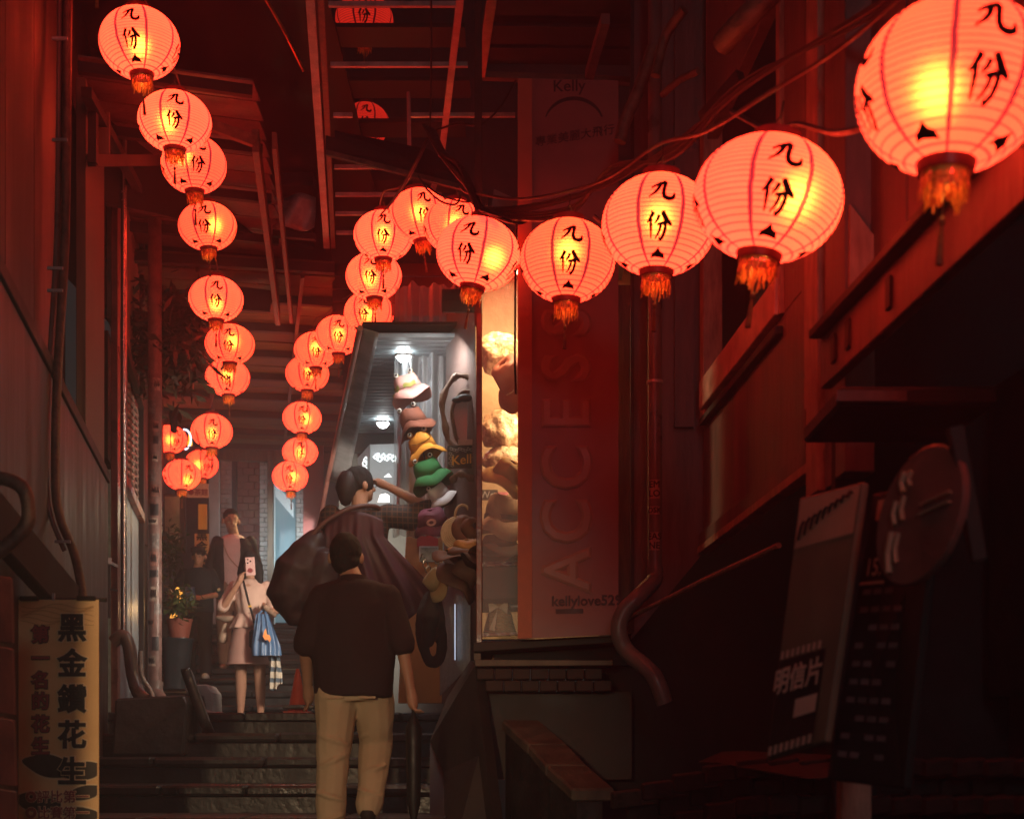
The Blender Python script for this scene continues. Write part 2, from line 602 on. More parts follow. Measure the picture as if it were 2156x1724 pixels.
# small pipe with steel brackets below it
t = T('bracketed_pipe', 'short dark vertical pipe held by a shiny steel clamp left of the door', 'pipe', W(230, 1290, 9.9))
MB().tube([W(222, 1300, 9.8), W(222, 1190, 9.8)], .035, 12).build('tube', M_dark, t, smooth=True)
MB().tube([W(222, 1188, 9.8), W(222, 1174, 9.8)], .042, 12).build('clamp', M_metal, t, smooth=True)
MB().bar(W(222, 1180, 9.75), W(246, 1192, 9.9), .02, .02).build('bracket', M_metal, t)
MB().bar(W(215, 1238, 9.75), W(246, 1243, 9.9), .02, .015).build('bracket', M_dark, t)

# conduits on the near wall
def pipe(pts, r, m, label, name='pipe', cat='pipe', n=10, sp=6):
    o = MB().tube(spline(pts, sp), r, n).build(name, m, smooth=True)
    return tag(o, label, cat)
t = T('conduit', 'long reddish conduit running down the dark panelled wall and bending right at its foot', 'conduit', W(124, 900, 6.9))
pts = [W(136, -30, 7.2), W(134, 60, 7.2), W(131, 380, 7.1), W(126, 560, 7.05), W(112, 800, 6.95), W(108, 1010, 6.9), W(118, 1090, 6.9), W(146, 1160, 6.95), W(162, 1230, 7.0), W(170, 1290, 7.0)]
for p in pts: p.x += .02
MB().tube(spline(pts), .022, 10).build('tube', M_rust, t, smooth=True)
MB().tube(spline([p + Vector((-.04, -.01, 0)) for p in pts[:8]]), .012, 8).build('tube', M_pipe, t, smooth=True)
for y in (82, 295, 565, 612, 1140):
    MB().box(W(126 if y < 500 else 116 if y < 900 else 106 if y < 1100 else 132, y, 6.86), (.075, .012, .014)).build('clip', M_metal, t)
pipe([W(-40, 1010, 5.2), W(10, 1008, 5.2), W(48, 1028, 5.2), W(60, 1070, 5.2), W(52, 1110, 5.2), W(0, 1160, 5.2), W(-40, 1175, 5.2)], .026, M_rust, 'thick rusty pipe bending back on itself at the left edge', 'bent_pipe')
tag(MB().bar(W(-30, 1070, 5.3), W(150, 1275, 6.4), .06, .19).build('dark_beam', M_dark, bev=.006), 'dark sloping beam behind the yellow peanut banner', 'beam')
rb = T('red_shutter', 'reddish wooden board cut off by the left edge below the bent pipe', 'board', W(-30, 1724, 4.9))
for i in range(4):
    MB().poly([W(-60, 1200 + i * 150, 4.9), W(22 + i * 3, 1215 + i * 150, 5.1), W(26 + i * 3, 1355 + i * 150, 5.1), W(-60, 1345 + i * 150, 4.9)], (0, .03, 0)).build('plank', mat('red_plank', (.30, .13, .09), (.14, .06, .05), rough=.5, scale=6), rb, bev=.004)

# graffiti pole
pole = T('stickered_pole', 'tall round pole covered in stickers left of the stairs', 'pole', W(326, 1440, 12))
px0 = WX(326, 12)
MB().tube([(px0, 12, E + .55), (px0, 12, E + 4.6)], .058, 20).build('shaft', mat('pole_paint', (.27, .17, .15), (.13, .08, .07), rough=.4, scale=12), pole, smooth=True)
MB().tube(spline([(px0, 12, E + .62), (px0 + .01, 11.98, E + .52), (px0 + .1, 11.9, E + .42), (px0 + .22, 11.8, E + .38)]), .07, 14).build('elbow', M_pipe, pole, smooth=True)
M_st = [mat('sticker_%s' % n, c, tuple(x * .5 for x in c), rough=.4, scale=25, lo=.45, hi=.55) for n, c in (('cream', (.42, .34, .28)), ('black', (.03, .03, .035)), ('brown', (.3, .15, .12)), ('grey', (.24, .22, .21)))]
zz = E + .75
k = 0
while zz < E + 3.2:
    hgt = random.uniform(.05, .13)
    a0 = random.uniform(-2.6, -1.4); aw = random.uniform(.7, 1.5)
    st = MB().grid(lambda u, v: (px0 + math.cos(a0 + u * aw) * .0600, 12 + math.sin(a0 + u * aw) * .0600, zz + v * hgt), 8, 1)
    st.build('sticker', M_st[k % 4], pole)
    if k % 2 == 0:   # scribble on it
        st = MB()
        pts = [(px0 + math.cos(a0 + aw * (.15 + .7 * j / 9)) * .0625, 12 + math.sin(a0 + aw * (.15 + .7 * j / 9)) * .0625, zz + hgt * (.5 + .32 * math.sin(j * 2.1 + k))) for j in range(10)]
        st.tube(pts, .004, 4).build('scribble', M_st[1] if k % 4 != 1 else M_st[0], pole)
    zz += hgt + random.uniform(.02, .09)
    k += 1

# things at the pole foot
pipe([W(238, 1352, 9.6), W(258, 1338, 9.6), W(272, 1362, 9.6), W(280, 1420, 9.6), W(292, 1460, 9.55), W(310, 1475, 9.5)], .045, M_pipe, 'fat brownish drain pipe curling down to the stone block', 'drain_pipe', n=12)
pipe([W(296, 1370, 9.5), W(298, 1420, 9.5), W(316, 1452, 9.5), W(322, 1468, 9.5)], .016, M_metal, 'thin pale pipe beside the fat drain pipe', 'thin_pipe')
tag(MB().poly([W(242, 1470, 9.35), W(388, 1462, 9.35), W(392, 1480, 9.3), (WX(385, 9.3), 9.3, E + .0), (WX(235, 9.3), 9.3, E + .0)], (0, .55, 0)).build('stone_block', M_stone2, bev=.015), 'big squared stone block at the left end of the steps', 'stone')
t = MB()
t.grid(lambda u, v: W(392 + 42 * u ** 1.5 + 6 * v, 1428 + 118 * u - 14 * math.sin(u * PI), 9.7) + Vector((0, -v * .25, .05 * v)), 12, 3)
tag(t.build('curved_kerb', M_stone2, smooth=True, solid=.06), 'curved concrete kerb sweeping down beside the landing', 'kerb')
tag(MB().poly([W(388, 1440, 11.5), W(435, 1440, 11.5), W(448, 1458, 11.5), W(450, 1500, 11.5), W(432, 1502, 11.5), W(428, 1468, 11.5), W(390, 1458, 11.5)], (0, .35, 0)).build('pale_kerb_stone', mat('pale_paint', (.42, .40, .36), (.25, .24, .22), rough=.6), bev=.012), 'small pale rounded kerb stone at the left of the landing', 'kerb')
pipe([W(420, 1480, 10.4), W(436, 1498, 10.3), W(470, 1502, 10.3)], .012, M_metal, 'bright bent metal rod lying at the landing edge', 'metal_rod')

# ------------------------------------------------------------------ yellow banner, front left
Y1 = mat('banner_yellow', (.88, .58, .28), (.70, .40, .15), rough=.55, scale=3, bump=.03)
bn = T('peanut_banner', 'tall yellow peanut banner with black and red characters at lower left', 'banner', W(123, 1724, 6.0))
bl, br, bt, bb = WX(38, 6), WX(208, 6), E + (1590 - 1262) * 6 / F, E + (1590 - 1790) * 6 / F
MB().poly([(bl, 6, bb), (br, 6, bb), (br, 6, bt), (bl, 6, bt)], (0, .006, 0)).build('cloth', Y1, bn)
MB().tube([(bl - .03, 6.01, bt), (br + .03, 6.01, bt)], .009, 8).build('rail', M_dark, bn)
for x in (bl + .05, br - .05):
    MB().box((x, 5.99, bt + .004), (.075, .02, .018)).build('clip', M_ink, bn)
MB().box(((bl + br) / 2 - .02, 6.0, bt + .012), (.01, .012, .03)).build('peg', M_metal, bn)
M_kred = mat('banner_red', (.30, .045, .05), (.25, .035, .04), bump=0)
M_kyel = mat('banner_glow', (.88, .68, .42), (.78, .56, .32), bump=0)
M_kblk = mat('banner_black', (.015, .02, .02), (.01, .012, .012), bump=0)
def bpt(px, py, lift=.004): return W(px, py, 6) + Vector((0, -lift, 0))
for ch, y in zip('黑金鑽花生', (1323, 1398, 1473, 1548, 1625)):
    put_text(ch, .122, bpt(153, y + 2), (1, 0, 0), (0, 0, 1), 'lettering', M_kyel, bn, bold=.0085, lift=.001)
    put_text(ch, .122, bpt(153, y + 2), (1, 0, 0), (0, 0, 1), 'lettering', M_kblk, bn, bold=.0046, lift=.004)
for ch, y in zip('第一名的花生', (1338, 1388, 1434, 1478, 1526, 1573)):
    put_text(ch, .076, bpt(86, y), (1, 0, 0), (0, 0, 1), 'lettering', M_kblk, bn, bold=.0055, lift=.001)
    put_text(ch, .076, bpt(86, y), (1, 0, 0), (0, 0, 1), 'lettering', M_kred, bn, bold=.0025, lift=.004)
# peanuts printed as dark ovals
def blob(cx, cy, rx, ry, rot, lift, sx=.006):
    pts = []
    for j in range(26):
        a = 2 * PI * j / 26
        r = 1 + .18 * math.cos(2 * a) - .06 * math.cos(5 * a)
        x, y = rx * math.cos(a) * r, ry * math.sin(a)
        x, y = x * math.cos(rot) - y * math.sin(rot), x * math.sin(rot) + y * math.cos(rot)
        px_ = min(205, max(41, cx + x))
        pts.append(bpt(px_, cy + y, lift))
    return MB().poly(pts, (0, .0004, 0))
M_pnut = mat('peanut_print', (.06, .045, .03), (.02, .018, .014), rough=.5, scale=12, bump=0)
for a in ((105, 1612, 48, 24, .2), (175, 1622, 44, 20, -.1), (180, 1668, 36, 15, -.2), (80, 1688, 44, 22, .15), (170, 1712, 40, 14, .1)):
    blob(*a[:2], a[2] + 3, a[3] + 3, a[4], .0042).build('peanut_edge', M_kyel, bn)
    blob(*a[:5], .0052).build('peanut_print', M_pnut, bn)
for y, s in ((1678, '◎評比第一'), (1712, '◎比賽第一')):
    put_text(s, .055, bpt(122, y, .007), (1, 0, 0), (0, 0, 1), 'lettering', M_kyel, bn, bold=.0032, lift=.001)
    put_text(s, .055, bpt(122, y, .007), (1, 0, 0), (0, 0, 1), 'lettering', M_kred, bn, bold=.001, lift=.003)
wv = MB()
for k in range(6):
    pts = [bpt(46 + j * 8, 1276 + k * 7 + 5 * math.sin(j * .5 + k), .004) for j in range(20)]
    wv.tube(pts, .0012, 4)
wv.build('wood_grain_print', mat('banner_grain', (.42, .2, .07), (.35, .16, .05), bump=0), bn)

# ------------------------------------------------------------------ alley roof, left half
hr = 4.35
roof = T('plank_roof', 'low wooden plank roof over the far half of the lane', 'roof', (-2.5, 15, E + hr))
def rp(u, d):                    # u across the alley from the left wall, d depth
    return (LX(d) - .3 + u, d + .0 + .183 * u, E + hr)
d = 12.4
k = 0
while d < 20.2:
    wd = min(3.3, -1.55 - .10 * (d - 12) - LX(d) + .3)
    dz = random.uniform(-.01, .01)
    a, b, c_, e = rp(0, d), rp(wd, d), rp(wd, d + .30), rp(0, d + .30)
    MB().poly([Vector(p) + Vector((0, 0, .04 + dz)) for p in (a, b, c_, e)], (0, 0, .025)).build('plank', M_plank, roof, bev=.004)
    if k % 3 == 0:
        MB().bar(Vector(rp(0, d)), Vector(rp(wd, d)), .07, .08).build('rafter', M_dark, roof)
    d += .31
    k += 1
for u in (.8, 1.7, 2.5):
    MB().bar(Vector(rp(u, 12.4)) + Vector((0, 0, -.07)), Vector(rp(u, 20)) + Vector((0, 0, -.07)), .035, .05).build('purlin', M_woodh, roof)
MB().bar(Vector(rp(-.2, 20.1)) + Vector((0, 0, -.08)), Vector(rp(3.5, 20.1)) + Vector((0, 0, -.08)), .08, .16).build('fascia', M_wood, roof)

MB().box((-2.9, 15, E + 4.95), (3.4, 12.6, .04)).build('roof_deck', M_dark, roof)
roof2 = T('sheet_roof', 'rusty sheet roof on rafters above the left string of lanterns', 'roof', (-2.5, 10, E + 4.4))
d = 9.2
k = 0
while d < 12.3:
    wl, wr = LX(d) - .2, WX(535, 9.9) - .10 * (d - 9.9)
    MB().poly([(wl, d, E + 4.52), (wr, d + .25, E + 4.47), (wr, d + .55, E + 4.47), (wl, d + .30, E + 4.52)], (0, 0, .012)).build('roof_sheet', M_redwall, roof2)
    if k % 3 == 0:
        MB().bar((wl, d, E + 4.45), (wr, d + .25, E + 4.4), .05, .07).build('rafter', M_dark, roof2)
    d += .305
    k += 1
# paired edge beams
tg = T('edge_beams', 'pair of reddish beams running away under the roof edge', 'beam', (-2, 11.5, E + 4.25))
for dx, w_, h_ in ((0, .05, .16), (.13, .035, .12)):
    MB().bar((WX(538, 9.9) + dx, 9.9, E + 4.27), (WX(585, 13.9) + dx, 13.9, E + 4.27), w_, h_).build('beam', M_rust, tg, bev=.004)
MB().bar(W(440, 262, 9.9), W(540, 300, 9.9), .06, .07).build('cross_beam', M_rust, tg)
tag(MB().poly([W(488, 651, 13.2), W(566, 655, 13.2), W(572, 612, 13.2), W(480, 600, 13.2)], (0, .05, 0)).build('valance_board', M_dark), 'dark valance board hiding the top of a far lantern', 'board')
# tin boxes between
t = T('tin_hood', 'crumpled shiny tin hood hanging between the edge beams and the lattice', 'hood', W(620, 480, 12))
MB().grid(lambda u, v: W(575 + 88 * u, 412 + 70 * v, 12) + Vector((0, .06 * math.sin(u * 7 + v * 3), 0)), 12, 6).build('sheet', M_metal, t, smooth=True, solid=.004)
MB().box(W(620, 350, 12.2), (.36, .3, .45)).build('box', M_dark, t, bev=.01)
MB().bar(W(575, 492, 11.9), W(665, 500, 11.9), .05, .05).build('lip', M_dark, t)

# steel lattice overhead
lat = T('roof_lattice', 'open steel lattice of rails and crossbars above the stairs', 'lattice', (-.9, 10, E + 4.5))
hl = 4.5
def LP(px, py, h=hl):
    d_ = F * h / (1590 - py)
    return Vector((WX(px, d_), d_, E + h))
for (x0, x1), w_ in (((648, 688), .055), ((672, 702), .04), ((978, 928), .045)):
    y1 = 520 if x0 < 700 else 340
    MB().bar(LP(x0, -80), LP(x1, y1), w_, .035).build('rail', M_rust if x0 == 672 else M_metal, lat, bev=.002)
for y, xa, xb in ((10, 692, 972), (137, 696, 985), (243, 702, 742), (243, 858, 1085), (352, 704, 958), (410, 706, 930), (450, 706, 880), (490, 708, 860)):
    MB().bar(LP(xa, y), LP(xb, y), .028, .03).build('crossbar', M_metal, lat, bev=.002)
MB().bar(LP(928, 340), LP(900, 440), .04, .03).build('rail', M_metal, lat)
dk = mat('dim_board', (.04, .027, .02), (.02, .015, .013), rough=.6)
for y, xa, xb in ((75, 690, 980), (185, 700, 990), (270, 700, 980), (390, 700, 960), (470, 700, 900)):
    a, b = LP(xa, y, 5.0), LP(xb, y, 5.0)
    MB().bar(a, b, .28, .03).build('board', M_dark if y < 200 else dk, lat)
tag(MB().tube([W(860, 195, 9.9), W(862, 330, 9.9)], .014, 10).build('hanging_tube', mat('white_tube', (.6, .45, .42), (.45, .3, .28), rough=.3), smooth=True), 'short pale tube hanging upright from the lattice', 'tube')
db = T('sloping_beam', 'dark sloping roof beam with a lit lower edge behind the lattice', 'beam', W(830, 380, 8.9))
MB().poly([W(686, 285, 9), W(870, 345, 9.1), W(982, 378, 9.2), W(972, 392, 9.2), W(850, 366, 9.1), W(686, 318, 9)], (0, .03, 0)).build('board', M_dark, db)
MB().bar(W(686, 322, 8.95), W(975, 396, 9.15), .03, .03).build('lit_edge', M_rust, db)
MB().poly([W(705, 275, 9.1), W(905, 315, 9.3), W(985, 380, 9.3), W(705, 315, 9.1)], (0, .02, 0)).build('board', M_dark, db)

# right canopy seen from below
can = T('right_canopy', 'square dark canopy with a metal rim above the red shop banner', 'canopy', (.6, 7.6, E + 4.2))
hc = 4.2
def CP(px, py): return LP(px, py, hc)
MB().bar(CP(1012, 160), CP(1044, -60), .055, .04).build('rim', mat('rim_metal', (.45, .38, .28), (.22, .17, .12), rough=.4, metal=.6, scale=10), can, bev=.003)
MB().bar(CP(1012, 160), CP(1330, 172), .05, .04).build('rim', mat('rim_dark', (.25, .15, .1), (.12, .08, .06), rough=.5), can, bev=.003)
for y in (-30, 28, 88, 132):
    a, b = CP(1030, y), CP(1400, y + 4)
    MB().bar(a + Vector((0, 0, .05)), b + Vector((0, 0, .05)), .20, .02).build('board', dk, can)
MB().poly([CP(1015, 158) + Vector((0, 0, .12)), CP(1500, 165) + Vector((0, 0, .12)), CP(1560, -80) + Vector((0, 0, .12)), CP(1040, -80) + Vector((0, 0, .12))], (0, 0, .02)).build('cover', M_dark, can)
MB().bar(CP(1240, 160), CP(1275, 40), .05, .06).build('strut', M_redwall, can)

# ------------------------------------------------------------------ right row of houses
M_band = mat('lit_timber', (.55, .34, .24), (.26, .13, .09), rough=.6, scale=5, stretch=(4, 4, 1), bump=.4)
rw = T('right_house', 'red lit timber house front along the right of the lane', 'house', (RX(6), 6, E - 1))
def rpanel(d0, d1, z0, z1, off, name, m, th=.06, parent=None, bev=.004):
    return MB().poly([(RX(d0, off), d0, E + z0), (RX(d1, off), d1, E + z0), (RX(d1, off), d1, E + z1), (RX(d0, off), d0, E + z1)], (th, 0, 0)).build(name, m, parent or rw, bev=bev)
# lower band wall, split round the window
rpanel(5.25, 7.5, 1.10, 1.80, 0, 'panel', M_redwall)
rpanel(5.25, 5.80, 1.80, 7.0, 0, 'panel', M_redwall)
rpanel(5.82, 7.44, 3.2, 7.0, .0, 'panel', M_redwall)
rpanel(5.80, 7.5, 1.80, 3.2, .22, 'window_glass', M_glass)
rpanel(5.82, 7.44, 1.80, 1.95, -.035, 'sill', mat('lit_sill_timber', (.80, .52, .42), (.45, .25, .18), rough=.55, scale=7, bump=.5), th=.06)  # lighter copy of the timber, lantern light put into its colour
rpanel(7.40, 7.5, 1.76, 3.3, -.02, 'jamb', M_band, th=.10)
rpanel(5.80, 5.86, 1.80, 3.3, -.02, 'jamb', M_band, th=.10)
rpanel(5.82, 7.44, 1.72, 1.755, -.035, 'ledge', M_dark, th=.04)
rpanel(4.9, 7.52, 1.06, 1.10, -.03, 'base_rail', M_band, th=.06)
rpanel(4.9, 7.52, 1.10, 1.17, -.02, 'base_board', M_redwall, th=.04)
# timber posts
rpanel(5.12, 5.28, .95, 7.0, -.05, 'post', M_band, th=.10)
rpanel(4.92, 5.10, .95, 7.0, -.03, 'post', M_redwall, th=.10)
rpanel(4.78, 4.9, .95, 7.0, -.05, 'post', M_redwall, th=.10)
rpanel(5.4, 5.46, 1.1, 3.6, -.02, 'batten', M_redwall, th=.04)
rpanel(5.32, 5.38, 1.3, 2.0, -.03, 'batten', M_band, th=.04)
# boards near the camera above the fascia
d = 2.5
while d < 4.75:
    rpanel(d, d + .235, 1.42, 7.0, .03 + random.uniform(0, .012), 'board', M_redwall)
    d += .24
rpanel(2.2, 4.83, 1.24, 1.41, -.12, 'fascia', M_redwall, th=.04)
rpanel(2.2, 4.83, 1.41, 1.44, -.16, 'fascia_cap', M_dark, th=.16)
for dd_ in (4.66, 4.5, 4.1):
    MB().box((RX(dd_, -.125), dd_, E + 1.33), (.008, .05, .09)).build('plate', M_dark, rw, bev=.002)
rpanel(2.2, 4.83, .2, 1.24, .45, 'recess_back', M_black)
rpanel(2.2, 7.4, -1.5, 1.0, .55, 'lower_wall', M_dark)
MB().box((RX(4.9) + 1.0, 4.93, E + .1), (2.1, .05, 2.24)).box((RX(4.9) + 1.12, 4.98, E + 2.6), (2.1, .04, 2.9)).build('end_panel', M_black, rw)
# horizontal ledge box
MB().box((RX(4.4, -.02), 4.35, E + 1.035), (.46, .5, .055)).build('ledge_box', M_dark, rw, bev=.01)
MB().box((RX(4.4, -.16), 4.09, E + 1.03), (.20, .02, .03)).build('ledge_plate', M_redwall, rw)
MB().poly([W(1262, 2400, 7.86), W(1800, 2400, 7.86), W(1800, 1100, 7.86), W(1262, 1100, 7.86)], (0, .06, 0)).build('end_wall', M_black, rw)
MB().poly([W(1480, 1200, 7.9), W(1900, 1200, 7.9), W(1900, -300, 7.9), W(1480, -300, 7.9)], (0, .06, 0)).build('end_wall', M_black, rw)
# thin handrail lines
MB().tube([W(1325, 1300, 7.3), W(1480, 1222, 6.4), W(1640, 1148, 5.5)], .012, 8).build('rail', M_band, rw)
# leaning placard in the window area
MB().poly([W(1790, 430, 4.75), W(1890, 560, 4.75), W(1925, 475, 4.7), W(1945, 520, 4.7), W(1800, 690, 4.75), W(1788, 690, 4.75)], (0, .02, 0)).build('loose_board', M_band, rw)

# front-facing return wall between lane and banner
ret = T('return_wall', 'flat dark red wall section behind the vertical drain pipe', 'wall', (1.3, 7.55, E + .6))
MB().poly([W(1330, 1345, 7.56), W(1484, 1160, 7.56), W(1484, -300, 7.56), W(1330, -300, 7.56)], (0, .06, 0)).build('panel', M_redwall, ret)
MB().poly([W(1302, 1335, 7.54), W(1331, 1333, 7.54), W(1331, 600, 7.54), W(1302, 600, 7.54)], (0, .05, 0)).build('edge_strip', M_wood, ret)
MB().bar(W(1331, -300, 7.50), W(1331, 1330, 7.50), .02, .02, up=(0, 1, 0)).build('corner_bead', M_dark, ret)
MB().bar(W(1440, -300, 7.52), W(1440, 900, 7.52), .10, .03, up=(0, 1, 0)).build('batten', M_redwall, ret)

# downpipe with stickers
dp = T('drain_pipe', 'vertical red lit drain pipe with stickers ending in an elbow', 'pipe', W(1380, 1330, 7.2))
MB().tube([W(1379, -200, 7.2), W(1379, 1208, 7.2)], .036, 18).build('tube', M_pipe, dp, smooth=True)
MB().tube(spline([W(1379, 1195, 7.2), W(1377, 1222, 7.18), W(1345, 1255, 7.1), W(1312, 1290, 7.1), W(1303, 1330, 7.1), W(1320, 1370, 7.1), W(1375, 1420, 7.0), W(1400, 1480, 7)]), .042, 16).build('elbow', M_pipe, dp, smooth=True)
MB().tube([W(1379, 802, 7.2), W(1379, 808, 7.2)], .041, 18).build('wire_ring', M_metal, dp, smooth=True)
for y0, y1, s in ((1012, 1052, 'EM\nLO'), (1068, 1085, 'OSK'), (1122, 1160, 'EAS\nNE')):
    z0_, z1_ = W(0, y1, 7.2).z, W(0, y0, 7.2).z
    cx = WX(1379, 7.2)
    MB().grid(lambda u, v: (cx + math.cos(-2.5 + u * 1.5) * .0375, 7.2 + math.sin(-2.5 + u * 1.5) * .0375, z0_ + v * (z1_ - z0_)), 8, 1).build('sticker', mat('pipe_sticker', (.5, .3, .25), (.4, .2, .18)), dp)
    tb = text_mesh(s, .046 if '\n' in s else .038, .0012)
    def onp(v, a0=-1.75):
        a = a0 + v.x / .038
        return Vector((cx + math.cos(a) * (.0385 + v.z), 7.2 + math.sin(a) * (.0385 + v.z), (z0_ + z1_) / 2 + v.y))
    tb.v = [onp(v) for v in tb.v]
    tb.build('lettering', M_ink, dp)

# ------------------------------------------------------------------ shop showcase and red banner
M_ban = mat('red_banner', (.34, .12, .10), (.22, .075, .065), rough=.5, scale=2, bump=.05)
rb_ = T('shop_banner', 'tall red shop banner reading ACCESS sideways beside the showcase', 'banner', W(1195, 1345, 7.4))
def q(px, py): return W(px, py, 7.4)
MB().poly([q(1090, 1345), q(1302, 1335), q(1302, 170), q(1090, 165)], (0, .012, 0)).build('cloth', M_ban, rb_)
MB().poly([q(1090, 1344) + Vector((0, -.012, 0)), q(1120, 1343) + Vector((0, -.012, 0)), q(1120, 168) + Vector((0, -.012, 0)), q(1090, 168) + Vector((0, -.012, 0))], (0, .008, 0)).build('hem', mat('banner_hem', (.5, .17, .10), (.4, .12, .07)), rb_)
M_let = mat('banner_letter', (.38, .19, .14), (.32, .14, .11), rough=.5, bump=0)
M_lt2 = mat('banner_letter_dark', (.07, .02, .02), (.05, .015, .015), rough=.5, bump=0)
for ch, y in zip('ACCESSO', (1200, 1098, 985, 872, 775, 680, 590)):
    put_text(ch, .36 if ch in 'CO' else .34, q(1198, y) + Vector((0, -.004, 0)), (0, 0, 1), (-1, 0, 0), 'lettering', M_let, rb_, bold=.014, sx=.92)
put_text('kellylove529', .073, q(1235, 1265) + Vector((0, -.003, 0)), (1, 0, .02), (0, 0, 1), 'lettering', M_lt2, rb_, bold=.0018)
MB().poly([q(1170, 1292), q(1228, 1291), q(1228, 1281), q(1170, 1282)], (0, -.003, 0)).build('bar_print', M_lt2, rb_)
put_text('Kelly', .085, q(1198, 183) + Vector((0, -.003, 0)), (1, 0, .03), (0, 0, 1), 'lettering', M_lt2, rb_, bold=.0008)
ar = MB()
for k in range(22):
    a = PI * (.12 + .76 * k / 22); a2 = PI * (.12 + .76 * (k + 1) / 22)
    def ap(a_, r): return q(1208 - math.cos(a_) * r, 268 - math.sin(a_) * r * .9) + Vector((0, -.003, 0))
    wd_ = 3 + 6 * math.sin(PI * k / 22)
    ar.add([ap(a, 62), ap(a2, 62), ap(a2, 62 + wd_), ap(a, 62 + wd_)], [(0, 1, 2, 3)])
ar.build('arc_print', M_lt2, rb_)
for i, ch in enumerate('專業美麗大飛行'):
    put_text(ch, .058, q(1138 + i * 24, 300 - i * 4) + Vector((0, -.003, 0)), (1, 0, .15), (0, 0, 1), 'lettering', M_lt2, rb_, bold=.0006)

sh = T('hat_showcase', 'glazed showcase full of hats at the shop corner', 'showcase', W(1050, 1390, 7.9))
M_amber = mat('warm_backing', (.72, .50, .28), (.5, .32, .16), rough=.5, scale=6, bump=.4)
M_post = mat('red_lit_post', (.25, .08, .05), (.12, .04, .03), rough=.3, scale=12)  # red lantern light on the lower pole put into its colour
MB().box((W(1009, 0, 7.6).x, 7.6, (W(0, 1372, 7.6).z + W(0, 660, 7.6).z) / 2), (.032, .032, W(0, 660, 7.6).z - W(0, 1372, 7.6).z)).build('corner_post', M_post, sh, bev=.004)
MB().box((W(1007, 0, 7.6).x, 7.6, W(0, 330, 7.6).z), (.04, .03, W(0, -50, 7.6).z - W(0, 662, 7.6).z)).build('upper_post', M_dark, sh)  # same pole higher up, its unlit darkness put into the colour
MB().poly([W(996, 1352, 7.55), W(1300, 1336, 7.5), W(1300, 1352, 7.5), W(996, 1372, 7.55)], (0, .7, 0)).build('sill', M_dark, sh, bev=.004)
MB().poly([W(1012, 1340, 7.6), W(1094, 1336, 7.6), W(1094, 1330, 7.6), W(1012, 1333, 7.6)], (0, .03, 0)).build('bottom_rail', M_post, sh)
MB().poly([W(1008, 1345, 8.5), W(1330, 1345, 8.5), W(1330, 560, 8.5), W(1000, 560, 8.5)], (0, .04, 0)).build('back_panel', M_amber, sh)
MB().poly([W(1008, 1262, 7.62), W(1320, 1255, 7.62), W(1320, 1190, 7.62), W(1008, 1193, 7.62)], (0, .7, 0)).build('drawer_box', mat('drawer', (.05, .045, .045), (.03, .028, .028)), sh, bev=.004)
MB().poly([W(1008, 1192, 7.6), W(1320, 1185, 7.6), W(1320, 1178, 7.6), W(1008, 1184, 7.6)], (0, .7, 0)).build('shelf', M_post, sh)
gl = bpy.data.materials.new('clear_glass'); gl.use_nodes = True
p = gl.node_tree.nodes['Principled BSDF']; p.inputs['Base Color'].default_value = (1, 1, 1, 1); p.inputs['Roughness'].default_value = .05; p.inputs['Alpha'].default_value = .12
MB().poly([W(1016, 1333, 7.6), W(1090, 1330, 7.6), W(1090, 560, 7.6), W(1016, 560, 7.6)], (0, .004, 0)).build('glass_pane', gl, sh)
MB().box(W(1150, 540, 8.0), (.9, .7, .03)).build('top', M_dark, sh)
MB().box(W(1110, 566, 7.9), (.16, .10, .03)).build('lamp_housing', mat('lamp_glow', (1, .8, .5), emit=(1, .62, .3), estr=8), sh)
lamp('showcase_light', 'AREA', W(1085, 600, 7.8), 22, (1, .66, .34), .2, aim=W(1060, 1000, 8.2))
lamp('showcase_fill', 'AREA', W(1160, 860, 7.9), 9, (1, .70, .40), .3, aim=W(1040, 960, 8.3))  # unseen lamp added behind the banner to brighten the showcase middle
lamp('showcase_low_light', 'AREA', W(1100, 1268, 8.0), .8, (1, .8, .55), .1, aim=W(1050, 1320, 8.2))
